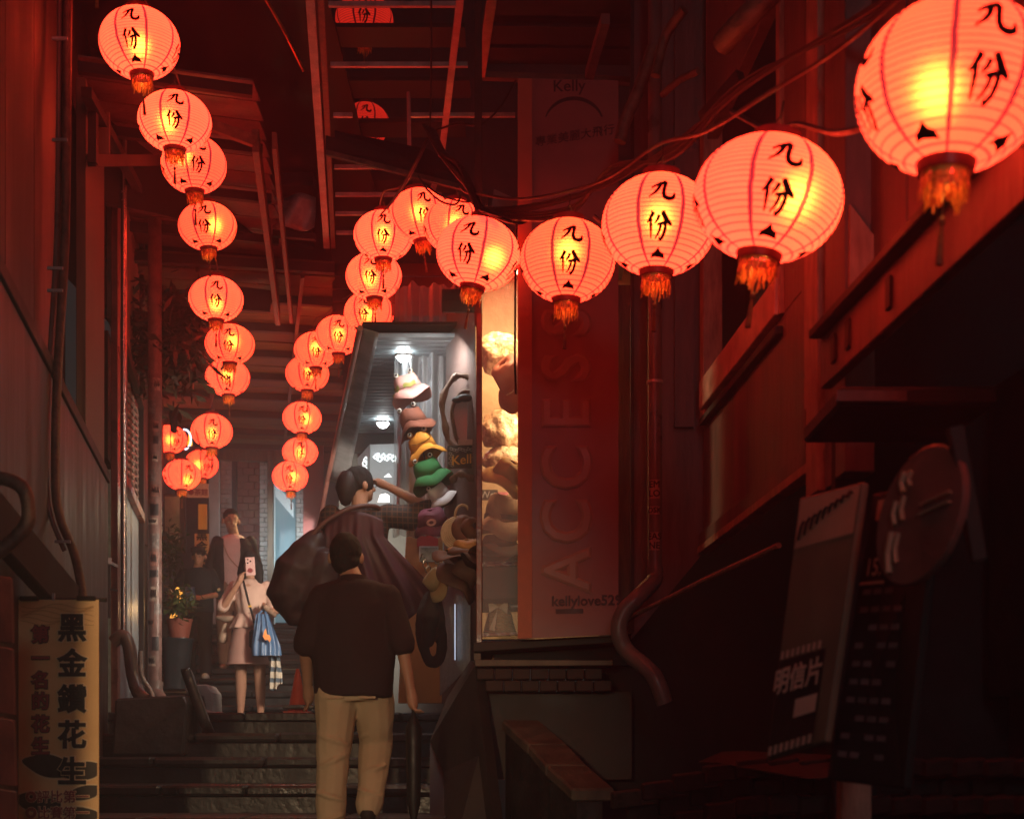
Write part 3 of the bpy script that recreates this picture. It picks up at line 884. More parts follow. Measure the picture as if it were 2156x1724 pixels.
# plastic wrapped hats in the showcase
M_wrap = mat('crinkled_wrap', (.75, .52, .32), (.42, .26, .13), rough=.22, scale=26, bump=1.0, bscale=70, lo=.4, hi=.6)
tt = [('wrapped_hat', 'plastic wrapped pale hat, topmost in the golden lit showcase', 1052, 745, .135, .14),
      ('wrapped_hat', 'plastic wrapped hat in the middle of the golden lit showcase', 1055, 905, .125, .13),
      ('wrapped_hat', 'plastic wrapped straw hat just above the dark yellow cap', 1062, 975, .125, .12)]
for nm, lb, px_, py_, a, b in tt:
    bb_ = MB().ball(W(px_, py_, 8.05), (a, a * .8, b * .85))
    o = remesh(bb_, nm, M_wrap, None, .012, 2, .02, 14)
    tag(o, lb, 'hat', 'hats in the showcase')
def brimhat(c, r, h, tilt, m, name, label, rz=0, band=None, brim=1.55, group=None):
    """brimmed hat, local up rotated by tilt (x,y)"""
    t_ = T(name, label, 'hat', c, group)
    R = (Matrix.Rotation(tilt[1], 3, 'Y') @ Matrix.Rotation(tilt[0], 3, 'X')) @ Matrix.Rotation(rz, 3, 'Z')
    prof = [(.02, h), (r * .6, h * .99), (r * .82, h * .88), (r * .93, h * .5), (r, 0.0)]
    b = MB().rings([((0, 0, z_), r_, r_ * .92) for r_, z_ in reversed(prof)], 24, cap=False)
    q0 = sum(map(ord, label)) % 7
    def flop(v):                          # soft cloth never sits quite round
        a_ = math.atan2(v.y, v.x)
        k_ = v.xy.length / r
        return v + Vector((.04 * r * math.sin(2 * a_ + q0), .03 * r * math.cos(3 * a_ + q0), .10 * r * k_ * k_ * math.sin(3 * a_ + q0) - .05 * r * math.cos(2 * a_ + q0) * k_)) + Vector((noise.noise(v * 22), noise.noise(v * 22 + Vector((4, 0, 0))), noise.noise(v * 18))) * r * .07
    b.v = [Vector(c) + R @ flop(v) for v in b.v]
    b.build('crown', m, t_, smooth=True, solid=.004)
    b = MB().rings([((0, 0, 0), r, r * .92), ((0, 0, -h * .26), r * (1 + (brim - 1) * .5), r * .92 * (1 + (brim - 1) * .5)), ((0, 0, -h * .62), r * brim, r * brim * .94)], 36, cap=False)
    b.v = [Vector(c) + R @ flop(v) for v in b.v]
    b.build('brim', m, t_, smooth=True, solid=.004)
    if band:
        b = MB().rings([((0, 0, .002), r * 1.012, r * .935), ((0, 0, h * .22), r * .99, r * .91)], 24, cap=False)
        b.v = [Vector(c) + R @ v for v in b.v]
        b.build('band', band, t_, smooth=True)
    return t_, R
M_tan = mat('tan_felt', (.45, .27, .16), (.3, .17, .10), rough=.8, scale=20)
brimhat(W(1056, 1095, 8.0), .10, .14, (.12, .08), M_tan, 'felt_hat', 'tan felt hat with rounded crown on the showcase stack', band=M_dark, group='hats in the showcase')
brimhat(W(1050, 1150, 7.95), .10, .06, (.05, -.05), mat('brown_felt', (.12, .06, .035), (.06, .03, .02), rough=.7), 'felt_hat', 'dark brown brimmed hat under the tan felt hat', brim=1.9, group='hats in the showcase')
brimhat(W(1046, 1172, 7.95), .10, .05, (.05, .06), mat('black_felt', (.04, .03, .03), (.02, .018, .018), rough=.7), 'felt_hat', 'black brimmed hat at the bottom of the showcase stack', brim=2.0, group='hats in the showcase')
brimhat(W(1068, 1000, 7.8), .085, .08, (.5, .5), mat('mustard', (.45, .25, .04), (.3, .16, .03), rough=.7), 'cap', 'dark mustard cap hanging in front of the straw hats', group='hats in the showcase')
brimhat(W(1085, 800, 7.75), .10, .12, (.6, -.8), mat('orange_cloth', (.42, .13, .05), (.25, .07, .04), rough=.7), 'cloth_hat', 'orange cloth hat half hidden behind the red banner', group='hats in the showcase')
sb = T('straw_bag', 'woven straw bag with a pale bow low in the showcase', 'bag', W(1050, 1330, 7.9))
M_straw = mat('straw', (.62, .48, .30), (.38, .27, .15), rough=.7, scale=22, bump=.5)
b = MB()
for k in range(13):
    z = W(0, 1330, 7.9).z + k * .0135
    b.tube([(W(1052, 0, 7.9).x + math.cos(a) * (.085 - k * .0035), 7.9 + math.sin(a) * .05, z) for a in [2 * PI * j / 20 for j in range(21)]], .008, 5, cap=False)
b.build('weave', M_straw, sb, smooth=True)
MB().poly([W(1050, 1278, 7.82), W(1028, 1262, 7.82), W(1030, 1290, 7.82)], (0, .01, 0)).poly([W(1050, 1278, 7.82), W(1070, 1262, 7.82), W(1068, 1292, 7.82)], (0, .01, 0)).poly([W(1048, 1280, 7.82), W(1030, 1325, 7.82), W(1042, 1328, 7.82)], (0, .01, 0)).build('bow', mat('bow', (.8, .7, .55), (.6, .5, .38)), sb)
MB().tube([W(1087, 440, 7.3), W(1085, 600, 7.3), W(1084, 760, 7.3), W(1086, 830, 7.32)], .006, 6).build('cord', M_ink, None)
tag(C.objects[-1], 'thin black cord hanging in front of the golden showcase', 'cord')

# base under showcase: sill boards, low walls, void
ub = T('showcase_plinth', 'dark plinth of planks and bricks under the showcase', 'plinth', W(1150, 1500, 7.8))
MB().poly([W(1000, 1402, 7.55), W(1290, 1400, 7.5), W(1290, 1390, 7.5), W(1000, 1388, 7.55)], (0, .3, 0)).build('ledge', M_pale, ub, bev=.003)
MB().poly([W(998, 1375, 7.56), W(1012, 1375, 7.56), W(1012, 1389, 7.56), W(998, 1389, 7.56)], (0, .3, 0)).build('block', M_pale, ub)
MB().poly([W(1035, 1387, 7.9), W(1092, 1386, 7.9), W(1088, 1368, 7.9), W(1040, 1368, 7.9)], (0, .02, 0)).build('lit_hole', mat('lit_hole_orange', (.6, .28, .12), (.4, .18, .08)), ub)  # small lit hole, its orange light put into the colour
for r in range(2):
    for k in range(7):
        x0 = 1004 + k * 38 + (19 if r else 0)
        MB().poly([W(x0, 1430 + r * 25, 7.56), W(x0 + 36, 1429 + r * 25, 7.56), W(x0 + 36, 1407 + r * 25, 7.56), W(x0, 1407 + r * 25, 7.56)], (0, .15, 0)).build('brick', mat('dark_brick', (.06, .035, .028), (.028, .018, .016), rough=.8, scale=14), ub, bev=.005)
MB().poly([W(1004, 1640, 7.72), W(1330, 1640, 7.72), W(1330, 1456, 7.72), W(1000, 1456, 7.72)], (0, .05, 0)).build('back_wall', M_dark, ub)
MB().poly([W(1040, 1400, 7.75), W(1330, 1400, 7.75), W(1330, 1360, 7.75), W(1040, 1360, 7.75)], (0, .05, 0)).build('back_wall', M_black, ub)
# side ramp wall with stone coping beside the steps
rm = T('ramp_wall', 'low sloping side wall with a stone coping right of the steps', 'wall', W(1100, 1700, 6.8))
cop = [((1056, 1514), 7.5), ((1112, 1566), 7.1), ((1150, 1610), 6.8), ((1205, 1660), 6.5)]
for (a, da), (b, db_) in zip(cop, cop[1:]):
    A, B = W(*a, da), W(*b, db_)
    wv_ = Vector((.20, .05, 0))
    MB().poly([A, B, B + wv_, A + wv_], (0, 0, -.06)).build('coping', mat('coping', (.12, .095, .07), (.05, .042, .035), rough=.7, scale=10, bump=.5), rm, bev=.01)
    MB().poly([A + Vector((.02, 0, -.06)), B + Vector((.02, 0, -.06)), B + Vector((.02, 0, -2)), A + Vector((.02, 0, -2))], (.12, 0.03, 0)).build('wall_face', M_stone, rm)
MB().poly([W(990, 1390, 8.9), W(940, 1470, 9.6), W(905, 1560, 8.6), W(905, 1900, 7.2), W(1060, 1900, 7.1), W(1010, 1500, 7.5), W(1000, 1400, 7.6)], (0.05, .1, 0)).build('side_board', M_dark, rm)

# low dark brick wall at bottom right
bw = T('brick_wall', 'low dark brick wall at the bottom right corner', 'wall', W(1700, 1724, 5))
for r in range(6):
    for k in range(14):
        x0 = 1290 + k * 66 + (33 if r % 2 else 0)
        yt = 1600 + max(0, (1530 - x0) * .28) + r * 40
        dep = 6.0 - k * .14
        MB().poly([W(x0, yt + 37, dep), W(x0 + 62, yt + 30, dep - .1), W(x0 + 62, yt - 7, dep - .1), W(x0, yt, dep)], (0, .14, 0)).build('brick', mat('black_brick', (.05, .045, .04), (.025, .023, .022), rough=.7, scale=12, bump=.5), bw, bev=.006)
MB().poly([W(1500, 1606, 5.6), W(1560, 1580, 5.6), W(1800, 1590, 5.0), W(2200, 1600, 4.4), W(2200, 1640, 4.4), W(1700, 1640, 5.0)], (0, .5, 0)).build('cap_slab', M_dark, bw, bev=.01)
MB().box(W(1798, 1700, 4.0), (.085, .06, .18)).build('pale_pier', M_band, bw, bev=.004)

# leaning boards and signs on the right
def quadsign(name, label, cs, ds, m, frame=None, th=.02):
    P_ = [W(x, y, dd_) for (x, y), dd_ in zip(cs, ds)]
    t_ = T(name, label, 'sign', (P_[2] + P_[3]) / 2)
    nrm = (P_[1] - P_[0]).cross(P_[3] - P_[0]).normalized()
    if nrm.y < 0: nrm = -nrm
    MB().poly(P_, nrm * th).build('board', m, t_, bev=.004)
    def at(u, v, lift=.004):
        a = P_[0].lerp(P_[1], u); b = P_[3].lerp(P_[2], u)
        return a.lerp(b, v) - nrm * lift
    return t_, at
def sq(at, u0, v0, u1, v1, lift, name, m, par):
    a = [at(u0, v0, lift), at(u1, v0, lift), at(u1, v1, lift), at(u0, v1, lift)]
    return MB().poly(a, (0, .001, 0)).build(name, m, par)
M_pa = mat('poster_tan', (.75, .42, .28), (.55, .28, .18), rough=.6, scale=4, bump=.05)
M_pg = mat('poster_olive', (.26, .18, .11), (.18, .12, .08), rough=.6, scale=4, bump=.05)
M_pk = mat('poster_black', (.02, .018, .018), (.012, .012, .013), rough=.5, bump=0)
M_pl = mat('poster_light', (.85, .55, .42), (.75, .45, .34), rough=.6, bump=0)
ps, at = quadsign('postcard_sign', 'leaning postcard sign with film strip border low on the right', [(1684, 1048), (1818, 1014), (1738, 1560), (1612, 1600)], [3.8, 3.55, 3.5, 3.75], M_pg)
sq(at, .03, .01, .97, .20, .003, 'top_print', M_pa, ps)
sq(at, .04, .63, .80, .995, .003, 'black_print', M_pk, ps)
for k in range(8):
    sq(at, .06 + k * .088, .595, .11 + k * .088, .625, .005, 'film_hole', M_pl, ps)
    sq(at, .06 + k * .095, .955, .12 + k * .095, .99, .005, 'film_hole', M_pl, ps)
sq(at, .42, .80, .78, .87, .005, 'tag_print', M_pl, ps)
X_ = (at(1, .7) - at(0, .7)).normalized(); Yv = (at(.5, .5) - at(.5, .9)).normalized()
put_text('明信片', .074, at(.42, .72, .006), X_, Yv, 'lettering', M_pl, ps, bold=.0022, lift=.002)
sr = MB()
for k in range(9):
    a0_, b0_ = at(.1 + k * .09, .17 - .015 * k, .006), at(.16 + k * .09, .10 - .008 * k, .006)
    sr.tube([a0_, a0_.lerp(b0_, .5) + Vector((0, 0, .01)), b0_], .0035, 5)
sr.build('brush_print', M_pk, ps)
mb_, at2 = quadsign('menu_board', 'tall black price board with rows of small writing beside the postcard sign', [(1838, 1040), (1975, 1010), (1905, 1660), (1740, 1640)], [3.6, 3.3, 3.3, 3.55], M_pk)
for k in range(10):
    for j in range(4):
        if (k * 7 + j * 3) % 5 != 4:
            sq(at2, .12 + j * .16, .34 + k * .062, .24 + j * .16, .36 + k * .062, .004, 'writing', mat('chalk_dim', (.26, .17, .18), (.14, .10, .10), bump=0), mb_)
X2 = (at2(1, .3) - at2(0, .3)).normalized(); Y2 = (at2(.5, .2) - at2(.5, .6)).normalized()
put_text('15.', .062, at2(.25, .27, .006), X2, Y2, 'lettering', M_pl, mb_, bold=.0006)
sq(at2, .05, .315, .42, .325, .005, 'underline', M_pl, mb_)
sq(at2, .14, .03, .40, .10, .005, 'label', M_pa, mb_)
rs = T('round_sign', 'round dark red sign with upright brush writing, hung edge on', 'sign', W(1930, 1230, 3.2))
cR, ax_u, ax_v = W(1932, 1085, 3.2), Vector((.058, -.14, .02)), Vector((.012, 0, .152))
nn_ = ax_u.cross(ax_v).normalized()
if nn_.y < 0: nn_ = -nn_
MB().poly([cR + ax_u * math.cos(2 * PI * k / 40) + ax_v * math.sin(2 * PI * k / 40) for k in range(40)], nn_ * .02).build('disc', mat('sign_red', (.34, .12, .10), (.24, .08, .06), rough=.4), rs, bev=.003)
sr = MB()
for (u, v0, v1, th_) in ((-.35, .75, .45, .010), (-.2, .72, .50, .007), (-.5, .35, .0, .009), (-.32, .38, .02, .008), (-.55, -.1, -.72, .012), (-.4, -.15, -.6, .008)):
    sr.tube([cR + ax_u * u + ax_v * v0 - nn_ * .004, cR + ax_u * (u - .06) + ax_v * (v0 + v1) / 2 - nn_ * .004, cR + ax_u * u + ax_v * v1 - nn_ * .004], th_ * .8, 6)
sr.build('brush_writing', M_pa, rs)
for v in (.12, -.02):
    MB().bar(cR + ax_u * .1 + ax_v * v - nn_ * .004, cR + ax_u * .75 + ax_v * v - nn_ * .004, .012, .004).build('writing', M_pa, rs)
tag(MB().bar(W(2010, 900, 3.1), W(2060, 1180, 3.1), .03, .03).build('prop', M_dark), 'dark leaning post by the right edge beyond the round sign', 'post')

# ------------------------------------------------------------------ the shop
M_rib = mat('ribbed_ceiling', (.24, .28, .30), (.13, .16, .17), rough=.6, metal=0, scale=4, bump=.1)
shop = T('hat_shop', 'brightly lit open hat shop on the right side of the lane', 'shop', W(900, 1500, 11))
def SX(d): return -.99 - .175 * (d - 9.5)
d = 9.7
while d < 12.5:
    MB().box((SX(d) + .9, d, E + 2.85), (1.8, .085, .03)).build('ceiling_rib', M_rib, shop, bev=.006)
    d += .1
MB().poly([(SX(9.6), 9.6, E + 2.9), (.7, 9.6, E + 2.9), (.7, 12.8, E + 2.9), (SX(12.8), 12.8, E + 2.9)], (0, 0, .02)).build('ceiling', M_dark, shop)
MB().box((-.3, 12.62, E + 2.78), (2.4, .06, .2)).build('fascia', M_dark, shop)
MB().poly([W(690, 1500, 12.9), W(1100, 1500, 12.9), W(1100, 935, 12.9), W(720, 935, 12.9)], (0, .05, 0)).build('back_wall', mat('shop_wall', (.16, .18, .18), (.10, .12, .12), rough=.6), shop)
MB().poly([W(838, 1480, 11.6), W(932, 1480, 11.6), W(932, 905, 11.6), W(866, 905, 11.6)], (0, .04, 0)).build('orange_panel', mat('orange_panel', (.66, .28, .07), (.5, .2, .05), rough=.5, scale=2), shop, bev=.005)
MB().poly([W(930, 1480, 9.9), W(1012, 1480, 9.0), W(1012, 660, 9.0), W(940, 660, 9.9)], (0, .04, 0)).build('side_wall', mat('taupe_wall', (.15, .10, .09), (.10, .07, .06), rough=.6), shop)
MB().poly([W(926, 1465, 9.55), W(990, 1400, 9.0), W(990, 1205, 9.0), W(926, 1205, 9.55)], (0, .03, 0)).build('steel_door', M_steel, shop, bev=.004)
MB().box(W(958, 1330, 9.2), (.006, .01, .36)).build('door_gap', mat('strip_light', (.8, .9, 1), emit=(.6, .75, 1), estr=.9), shop)
for z_, nm in ((1130, 'red_card'),):
    MB().poly([W(878, 1150, 11.5), W(922, 1150, 11.5), W(922, 1124, 11.5), W(878, 1124, 11.5)], (0, .01, 0)).build(nm, mat('card_red', (.6, .04, .04), (.5, .03, .03)), shop)
pc = T('framed_picture', 'small framed landscape picture on the orange panel', 'picture', W(903, 1182, 11.5))
MB().box(W(903, 1166, 11.48), (.155, .015, .125)).build('frame', mat('white_frame', (.7, .7, .68)), pc)
MB().box(W(903, 1166, 11.468), (.135, .006, .105)).build('print', mat('picture', (.45, .42, .36), (.15, .18, .12), scale=18, bump=0), pc)
# awning cloth edge
aw = MB().grid(lambda u, v: W(762 + 36 * u - 70 * v + 4 * u * v, 690 + 10 * u + 320 * v, 9.3 + 3.9 * v), 4, 10)
tag(aw.build('awning_cloth', mat('awning_grey', (.16, .17, .18), (.30, .31, .33), rough=.5, scale=5, bump=.3), smooth=True, solid=.01), 'long grey awning cloth sloping away along the shop roof', 'awning')
tag(MB().tube([W(758, 690, 9.25), W(690, 1010, 13.1), W(664, 1150, 14)], .02, 8).build('awning_pipe', mat('red_pipe', (.45, .2, .16), (.3, .12, .1), rough=.4)), 'reddish pipe along the outer edge of the awning', 'pipe')
# downlights
for px_, py_, dd_, lb, e_ in ((806, 876, 12.0, 'small round ceiling light deep inside the shop', 14), (850, 740, 10.0, 'round ceiling light glowing behind the clear plastic sheet', 16)):
    t_ = T('downlight', lb, 'ceiling light', W(px_, py_, dd_), 'shop ceiling lights')
    c_ = W(px_, py_, dd_)
    c_.z = E + 2.80
    MB().ball(c_, (.05, .05, .045), nu=18, nv=10).build('lens', mat('lens_glow', (1, 1, 1), emit=(.95, 1, 1), estr=30), t_)
    MB().rings([(c_ + Vector((0, 0, .01)), .065, .065), (c_ + Vector((0, 0, -.006)), .058, .058)], 20, cap=False).build('bezel', M_metal, t_)
    lamp('downlight_lamp', 'SPOT', c_ + Vector((0, 0, -.03)), e_ * 1.3, (.85, .97, 1), .05, aim=c_ + Vector((0, 0, -2)), spot=2.4)
lamp('shop_hat_light', 'AREA', (-.50, 9.34, E + 2.72), 11, (1, .93, .86), .22, aim=(-.58, 9.8, E + 1.9))
# menu light box
mbx = T('light_box', 'tall grey illuminated light box with white outlined drawings', 'light box', W(808, 1060, 12.2))
MB().poly([W(778, 1060, 12.2), W(836, 1060, 12.2), W(838, 934, 12.2), W(780, 936, 12.2)], (0, .12, 0)).build('face', mat('box_face', (.10, .10, .10), emit=(.75, .8, .8), estr=.30), mbx)
MB().poly([W(764, 1062, 12.6), W(777, 1062, 12.2), W(779, 935, 12.2), W(752, 965, 12.8)], (0.01, .02, 0)).build('side', mat('box_side', (.3, .32, .33), emit=(.6, .7, .7), estr=.12), mbx)
M_neon = mat('outline_glow', (1, 1, 1), emit=(.85, 1, 1), estr=2.2)
def loop(cx, cy, rx, ry, dd_, seed):
    random.seed(seed)
    ph = random.random() * 6
    pts = [W(cx + rx * math.cos(a) * (1 + .25 * math.sin(3 * a + ph)), cy + ry * math.sin(a) * (1 + .25 * math.cos(4 * a + ph)), dd_) for a in [2 * PI * j / 24 for j in range(25)]]
    return pts
nb = MB()
for i, (cx, cy, rx, ry) in enumerate(((792, 962, 5, 4), (799, 966, 5, 5), (807, 960, 4, 4), (814, 965, 5, 4), (822, 961, 6, 4), (829, 966, 5, 5), (795, 958, 4, 3))):
    nb.tube(loop(cx, cy, rx, ry, 12.17, i), .004, 5)
for i, (cx, cy) in enumerate(((768, 975), (767, 985), (770, 968))):
    nb.tube(loop(cx, cy, 4, 5, 12.35, i + 20), .004, 5)
nb.build('outline', M_neon, mbx)
MB().poly([W(795, 1057, 12.17), W(820, 1057, 12.17), W(820, 1043, 12.17), W(812, 1038, 12.17), (W(800, 1041, 12.17))], (0, .01, 0)).poly([W(808, 1004, 12.17), W(825, 1004, 12.17), W(818, 996, 12.17)], (0, .01, 0)).build('lit_shape', mat('lit_white', (1, 1, 1), emit=(1, 1, 1), estr=1.3), mbx)
MB().box(W(838, 1050, 12.15), (.02, .03, .6)).build('edge', M_dark, mbx)

# clear plastic sheet
M_pla = bpy.data.materials.new('plastic_sheet'); M_pla.use_nodes = True
p = M_pla.node_tree.nodes['Principled BSDF']
p.inputs['Base Color'].default_value = (.6, .62, .64, 1); p.inputs['Roughness'].default_value = .28; p.inputs['Alpha'].default_value = .42
p.inputs['Subsurface Weight'].default_value = 0
ph = MB().grid(lambda u, v: W(832 + 128 * u - 6 * v, 600 + 530 * v, 10.1) + Vector((0, .05 * math.sin(u * 16 + v * 2) + .03 * math.sin(u * 37) + .03 * noise.noise(Vector((u * 5, v * 7, 0))), 0)), 60, 24)
tag(ph.build('plastic_curtain', M_pla, smooth=True), 'hanging clear plastic sheet in front of the hat shop', 'curtain')
# mirror in a driftwood frame
mr = T('driftwood_mirror', 'oval mirror in a rough driftwood frame with a dark bow', 'mirror', W(968, 950, 9.3))
M_drift = mat('driftwood', (.22, .15, .10), (.09, .06, .045), rough=.7, scale=14, bump=.8)
def ell(cx, cy, rx, ry, dd_, n=28, j=0):
    return [W(cx + rx * math.cos(a) + j * math.sin(5 * a), cy + ry * math.sin(a) + j * math.cos(4 * a), dd_) for a in [2 * PI * k / n for k in range(n + 1)]]
o_ = MB().tube(ell(972, 868, 40, 80, 9.3, j=3), [.020 + .007 * math.sin(k * 1.7) for k in range(29)], 8, cap=False)
o_.tube(ell(982, 880, 30, 58, 9.25, j=2), .014, 8, cap=False)
o_.build('frame', M_drift, mr, smooth=True)
MB().poly(ell(982, 882, 30, 56, 9.3)[:-1], (0, .01, 0)).build('glass', mat('mirror_glass', (.42, .38, .36), (.36, .32, .30), rough=.25, bump=0), mr)
MB().ball(W(978, 838, 9.2), (.05, .02, .025)).ball(W(962, 842, 9.2), (.035, .02, .02)).build('bow', mat('teal_bow', (.03, .08, .10), (.02, .05, .06)), mr, smooth=True)
cbd = T('chalkboard', 'small chalkboard with yellow handwriting under the driftwood mirror', 'chalkboard', W(974, 988, 9.2))
MB().box(W(974, 962, 9.2), (.195, .015, .145)).build('slate', mat('slate', (.06, .07, .07), (.035, .04, .04), rough=.8), cbd)
put_text('Kelly', .085, W(978, 968, 9.18), (1, 0, .12), (0, 0, 1), 'lettering', mat('chalk_yellow', (.75, .48, .08), (.6, .36, .05), bump=0), cbd, bold=.0012)
ck = MB()
for k in range(9):
    ck.tube(loop(950 + k * 6, 945 + (k % 3) * 2, 3, 2.5, 9.18, 60 + k), .0015, 4)
for k in range(6):
    ck.tube(loop(948 + (k % 2) * 4, 955 + k * 5, 3, 2.5, 9.18, 80 + k), .0015, 4)
ck.build('chalk_drawing', mat('chalk_white', (.5, .55, .55), (.4, .42, .42), bump=0), cbd)
MB().box(W(984, 931, 9.18), (.12, .01, .035)).build('card', mat('card_white', (.6, .55, .5)), cbd)
tag(MB().tube(spline([W(952, 1012, 9.2), W(965, 998, 9.15), W(985, 1003, 9.15), W(1000, 1012, 9.2)]), [.02 + .006 * math.sin(k) for k in range(19)], 10).build('driftwood_branch', M_drift, smooth=True), 'gnarled driftwood branch below the chalkboard', 'branch')
ws = T('welcome_card', 'small dark card reading We in the golden showcase', 'card', W(1030, 1060, 8.2))
MB().box(W(1028, 1042, 8.3), (.11, .01, .06)).build('card', mat('card_grey', (.16, .14, .13)), ws)
put_text('We', .055, W(1026, 1042, 8.29), (1, 0, 0), (0, 0, 1), 'lettering', mat('letter_white', (.85, .85, .8), bump=0), ws, bold=.001)
tag(MB().box(W(1050, 1058, 8.35), (.11, .02, .12)).build('pink_card', mat('card_pink', (.75, .25, .3), (.6, .16, .2), scale=20)), 'pink spotted card behind the mustard cap', 'card')

# cascade of bucket hats
M_eyeW = mat('felt_white', (.75, .75, .72)); M_eyeB = mat('bead_black', (.01, .01, .01), rough=.2, bump=0)
def frog_hat(px_, py_, dd_, m, label, tx, ty, name='bucket_hat', eyes=True, s=1.0, patches=None, ecol=None, smile=False):
    c_ = W(px_, py_, dd_)
    t_, R = brimhat(c_, .094 * s, .105 * s, (tx, ty), m, name, label, brim=1.52, group='hats hanging in a row')
    def L_(x, y, z): return c_ + R @ Vector((x, y, z))
    if eyes:
        for sx_ in (-1, 1):
            MB().ball(L_(sx_ * .052 * s, -.035, .114 * s), .020 * s).build('eye_bump', ecol or m, t_, smooth=True)
            MB().ball(L_(sx_ * .052 * s, -.050, .114 * s), (.016 * s, .008, .016 * s)).build('eye_white', M_eyeW, t_, smooth=True)
            MB().ball(L_(sx_ * .052 * s, -.058, .114 * s), (.009 * s, .004, .009 * s)).build('pupil', M_eyeB, t_, smooth=True)
    if patches:
        for (a, z_, w_, h_) in patches:
            pts = [(.0, 0)]
            b_ = MB().grid(lambda u, v: L_(math.sin(a + (u - .5) * w_) * .101 * s * (1.0 + .35 * (z_ + (v - .5) * h_ < 0)), -math.cos(a + (u - .5) * w_) * .095 * s, z_ + (v - .5) * h_ + .006 * math.sin(u * 9)), 8, 2)
            b_.build('patch', mat('olive_patch', (.30, .30, .06), (.22, .22, .05)), t_, smooth=True)
    if smile:
        MB().tube([L_(math.sin(a) * .097, -math.cos(a) * .09, .052 - .03 * math.cos(a * 1.6)) for a in [(-.8 + 1.6 * k / 10) for k in range(11)]], .0018, 5).build('smile', M_eyeB, t_)
    return t_, R, L_
t1 = -.18
frog_hat(862, 822, 9.8, mat('pale_pink_felt', (.72, .42, .38), (.6, .33, .3), rough=.8, scale=4), 'pale pink frog bucket hat with olive patches, top of the hanging row', -.02, -.36, patches=[(.15, .015, .9, .028), (-1.0, .01, .7, .05)], ecol=mat('olive_patch', (.30, .30, .06), (.22, .22, .05)))
frog_hat(872, 893, 9.75, mat('brown_cotton', (.24, .085, .05), (.16, .055, .035), rough=.8), 'brown bucket hat with ears below the pale pink one', -.02, -.45, ecol=mat('dark_brown_felt', (.07, .03, .02)))
frog_hat(893, 945, 9.7, mat('yellow_cotton', (.80, .36, .04), (.66, .28, .03), rough=.8, scale=4), 'yellow smiling frog bucket hat in the middle of the row', -.02, -.42, smile=True)
frog_hat(906, 1002, 9.65, mat('green_cotton', (.02, .20, .06), (.015, .13, .04), rough=.8, scale=4), 'green frog bucket hat below the yellow one', -.02, -.42, s=1.05)
frog_hat(930, 1048, 9.6, mat('white_cotton', (.62, .63, .66), (.5, .51, .55), rough=.8, scale=4), 'white bucket hat with a small animal face below the green hat', -.02, -.6, eyes=True, s=.8)
# purple cap
c_ = W(909, 1100, 9.5)
t_, R = brimhat(c_, .10, .085, (.5, -.2), mat('plum_cotton', (.17, .045, .09), (.11, .03, .06), rough=.8, scale=5), 'bucket_hat', 'plum purple cap with a pale badge, lowest of the hanging row', brim=1.35, group='hats hanging in a row')
hb = MB()
for k in range(3):
    hb.tube([c_ + R @ Vector((.018 * math.cos(a) * (1 + k * .35), -.098, .035 + .014 * math.sin(a) * (1 + k * .3))) for a in [2 * PI * j / 16 for j in range(17)]], .0025, 5)
hb.build('badge', mat('badge_pink', (.8, .45, .42)), t_)
MB().tube([W(845, 690, 9.9), W(862, 775, 9.85), W(880, 900, 9.8), W(915, 1060, 9.65)], .003, 5).build('cord', M_ink, None)
C.objects[-1].name = 'cord'
tag(C.objects[-1], 'thin dark cord on which the bucket hats hang', 'cord')
# round straw bag with a handle
sg = T('round_straw_bag', 'round woven straw bag with a looped handle beside the plum cap', 'bag', W(966, 1155, 9.3))
b = MB()
for k in range(9):
    r_ = .012 + k * .0125
    b.tube([W(966, 1122, 9.3) + Vector((r_ * math.cos(a), -.02 + k * .004, r_ * .95 * math.sin(a))) for a in [2 * PI * j / 26 for j in range(27)]], .0085, 6, cap=False)
b.build('coil', mat('pale_straw', (.70, .56, .36), (.5, .36, .2), rough=.7, scale=20), sg, smooth=True)
MB().tube([W(974, 1087, 9.28) + Vector((.05 * math.cos(a), 0, .075 * math.sin(a))) for a in [PI * j / 14 for j in range(15)]], .009, 8).build('handle', mat('pale_straw', (.7, .56, .36)), sg, smooth=True)
brimhat(W(992, 1115, 9.0), .075, .06, (1.0, 1.1), mat('rust_felt', (.25, .12, .07), (.15, .07, .04)), 'felt_hat', 'rust brown hat tucked between the straw bag and the showcase post', group='loose hats by the showcase')
brimhat(W(985, 1150, 8.6), .09, .04, (.25, -.1), mat('ochre_felt', (.45, .24, .08), (.3, .15, .05)), 'felt_hat', 'ochre brimmed hat lying beside the showcase post', brim=1.6, group='loose hats by the showcase')
brimhat(W(980, 1175, 8.5), .11, .05, (.1, .3), mat('brown_felt', (.12, .06, .035)), 'felt_hat', 'drooping dark brown hat left of the showcase', brim=1.8, group='loose hats by the showcase')
brimhat(W(975, 1215, 8.6), .09, .10, (.3, .8), mat('umber_felt', (.14, .07, .045), (.08, .04, .03)), 'felt_hat', 'umber floppy hat hanging below the dark brown one', brim=1.7, group='loose hats by the showcase')
brimhat(W(925, 1225, 9.0), .08, .09, (.2, -.9), mat('khaki_cloth', (.42, .32, .17), (.3, .22, .12)), 'cloth_hat', 'khaki cloth hat with a tied strap in the shop entrance', group='loose hats by the showcase')
hg = MB().tube(spline([W(905, 1250, 9.1), W(890, 1290, 9.05), W(888, 1340, 9.05), W(905, 1392, 9.05), W(925, 1385, 9.05), W(930, 1330, 9.05), W(918, 1262, 9.1)]), .035, 10)
hg.limb([W(912, 1245, 9.05), W(908, 1300, 9.0), W(902, 1350, 9.0)], [.03, .06, .04])
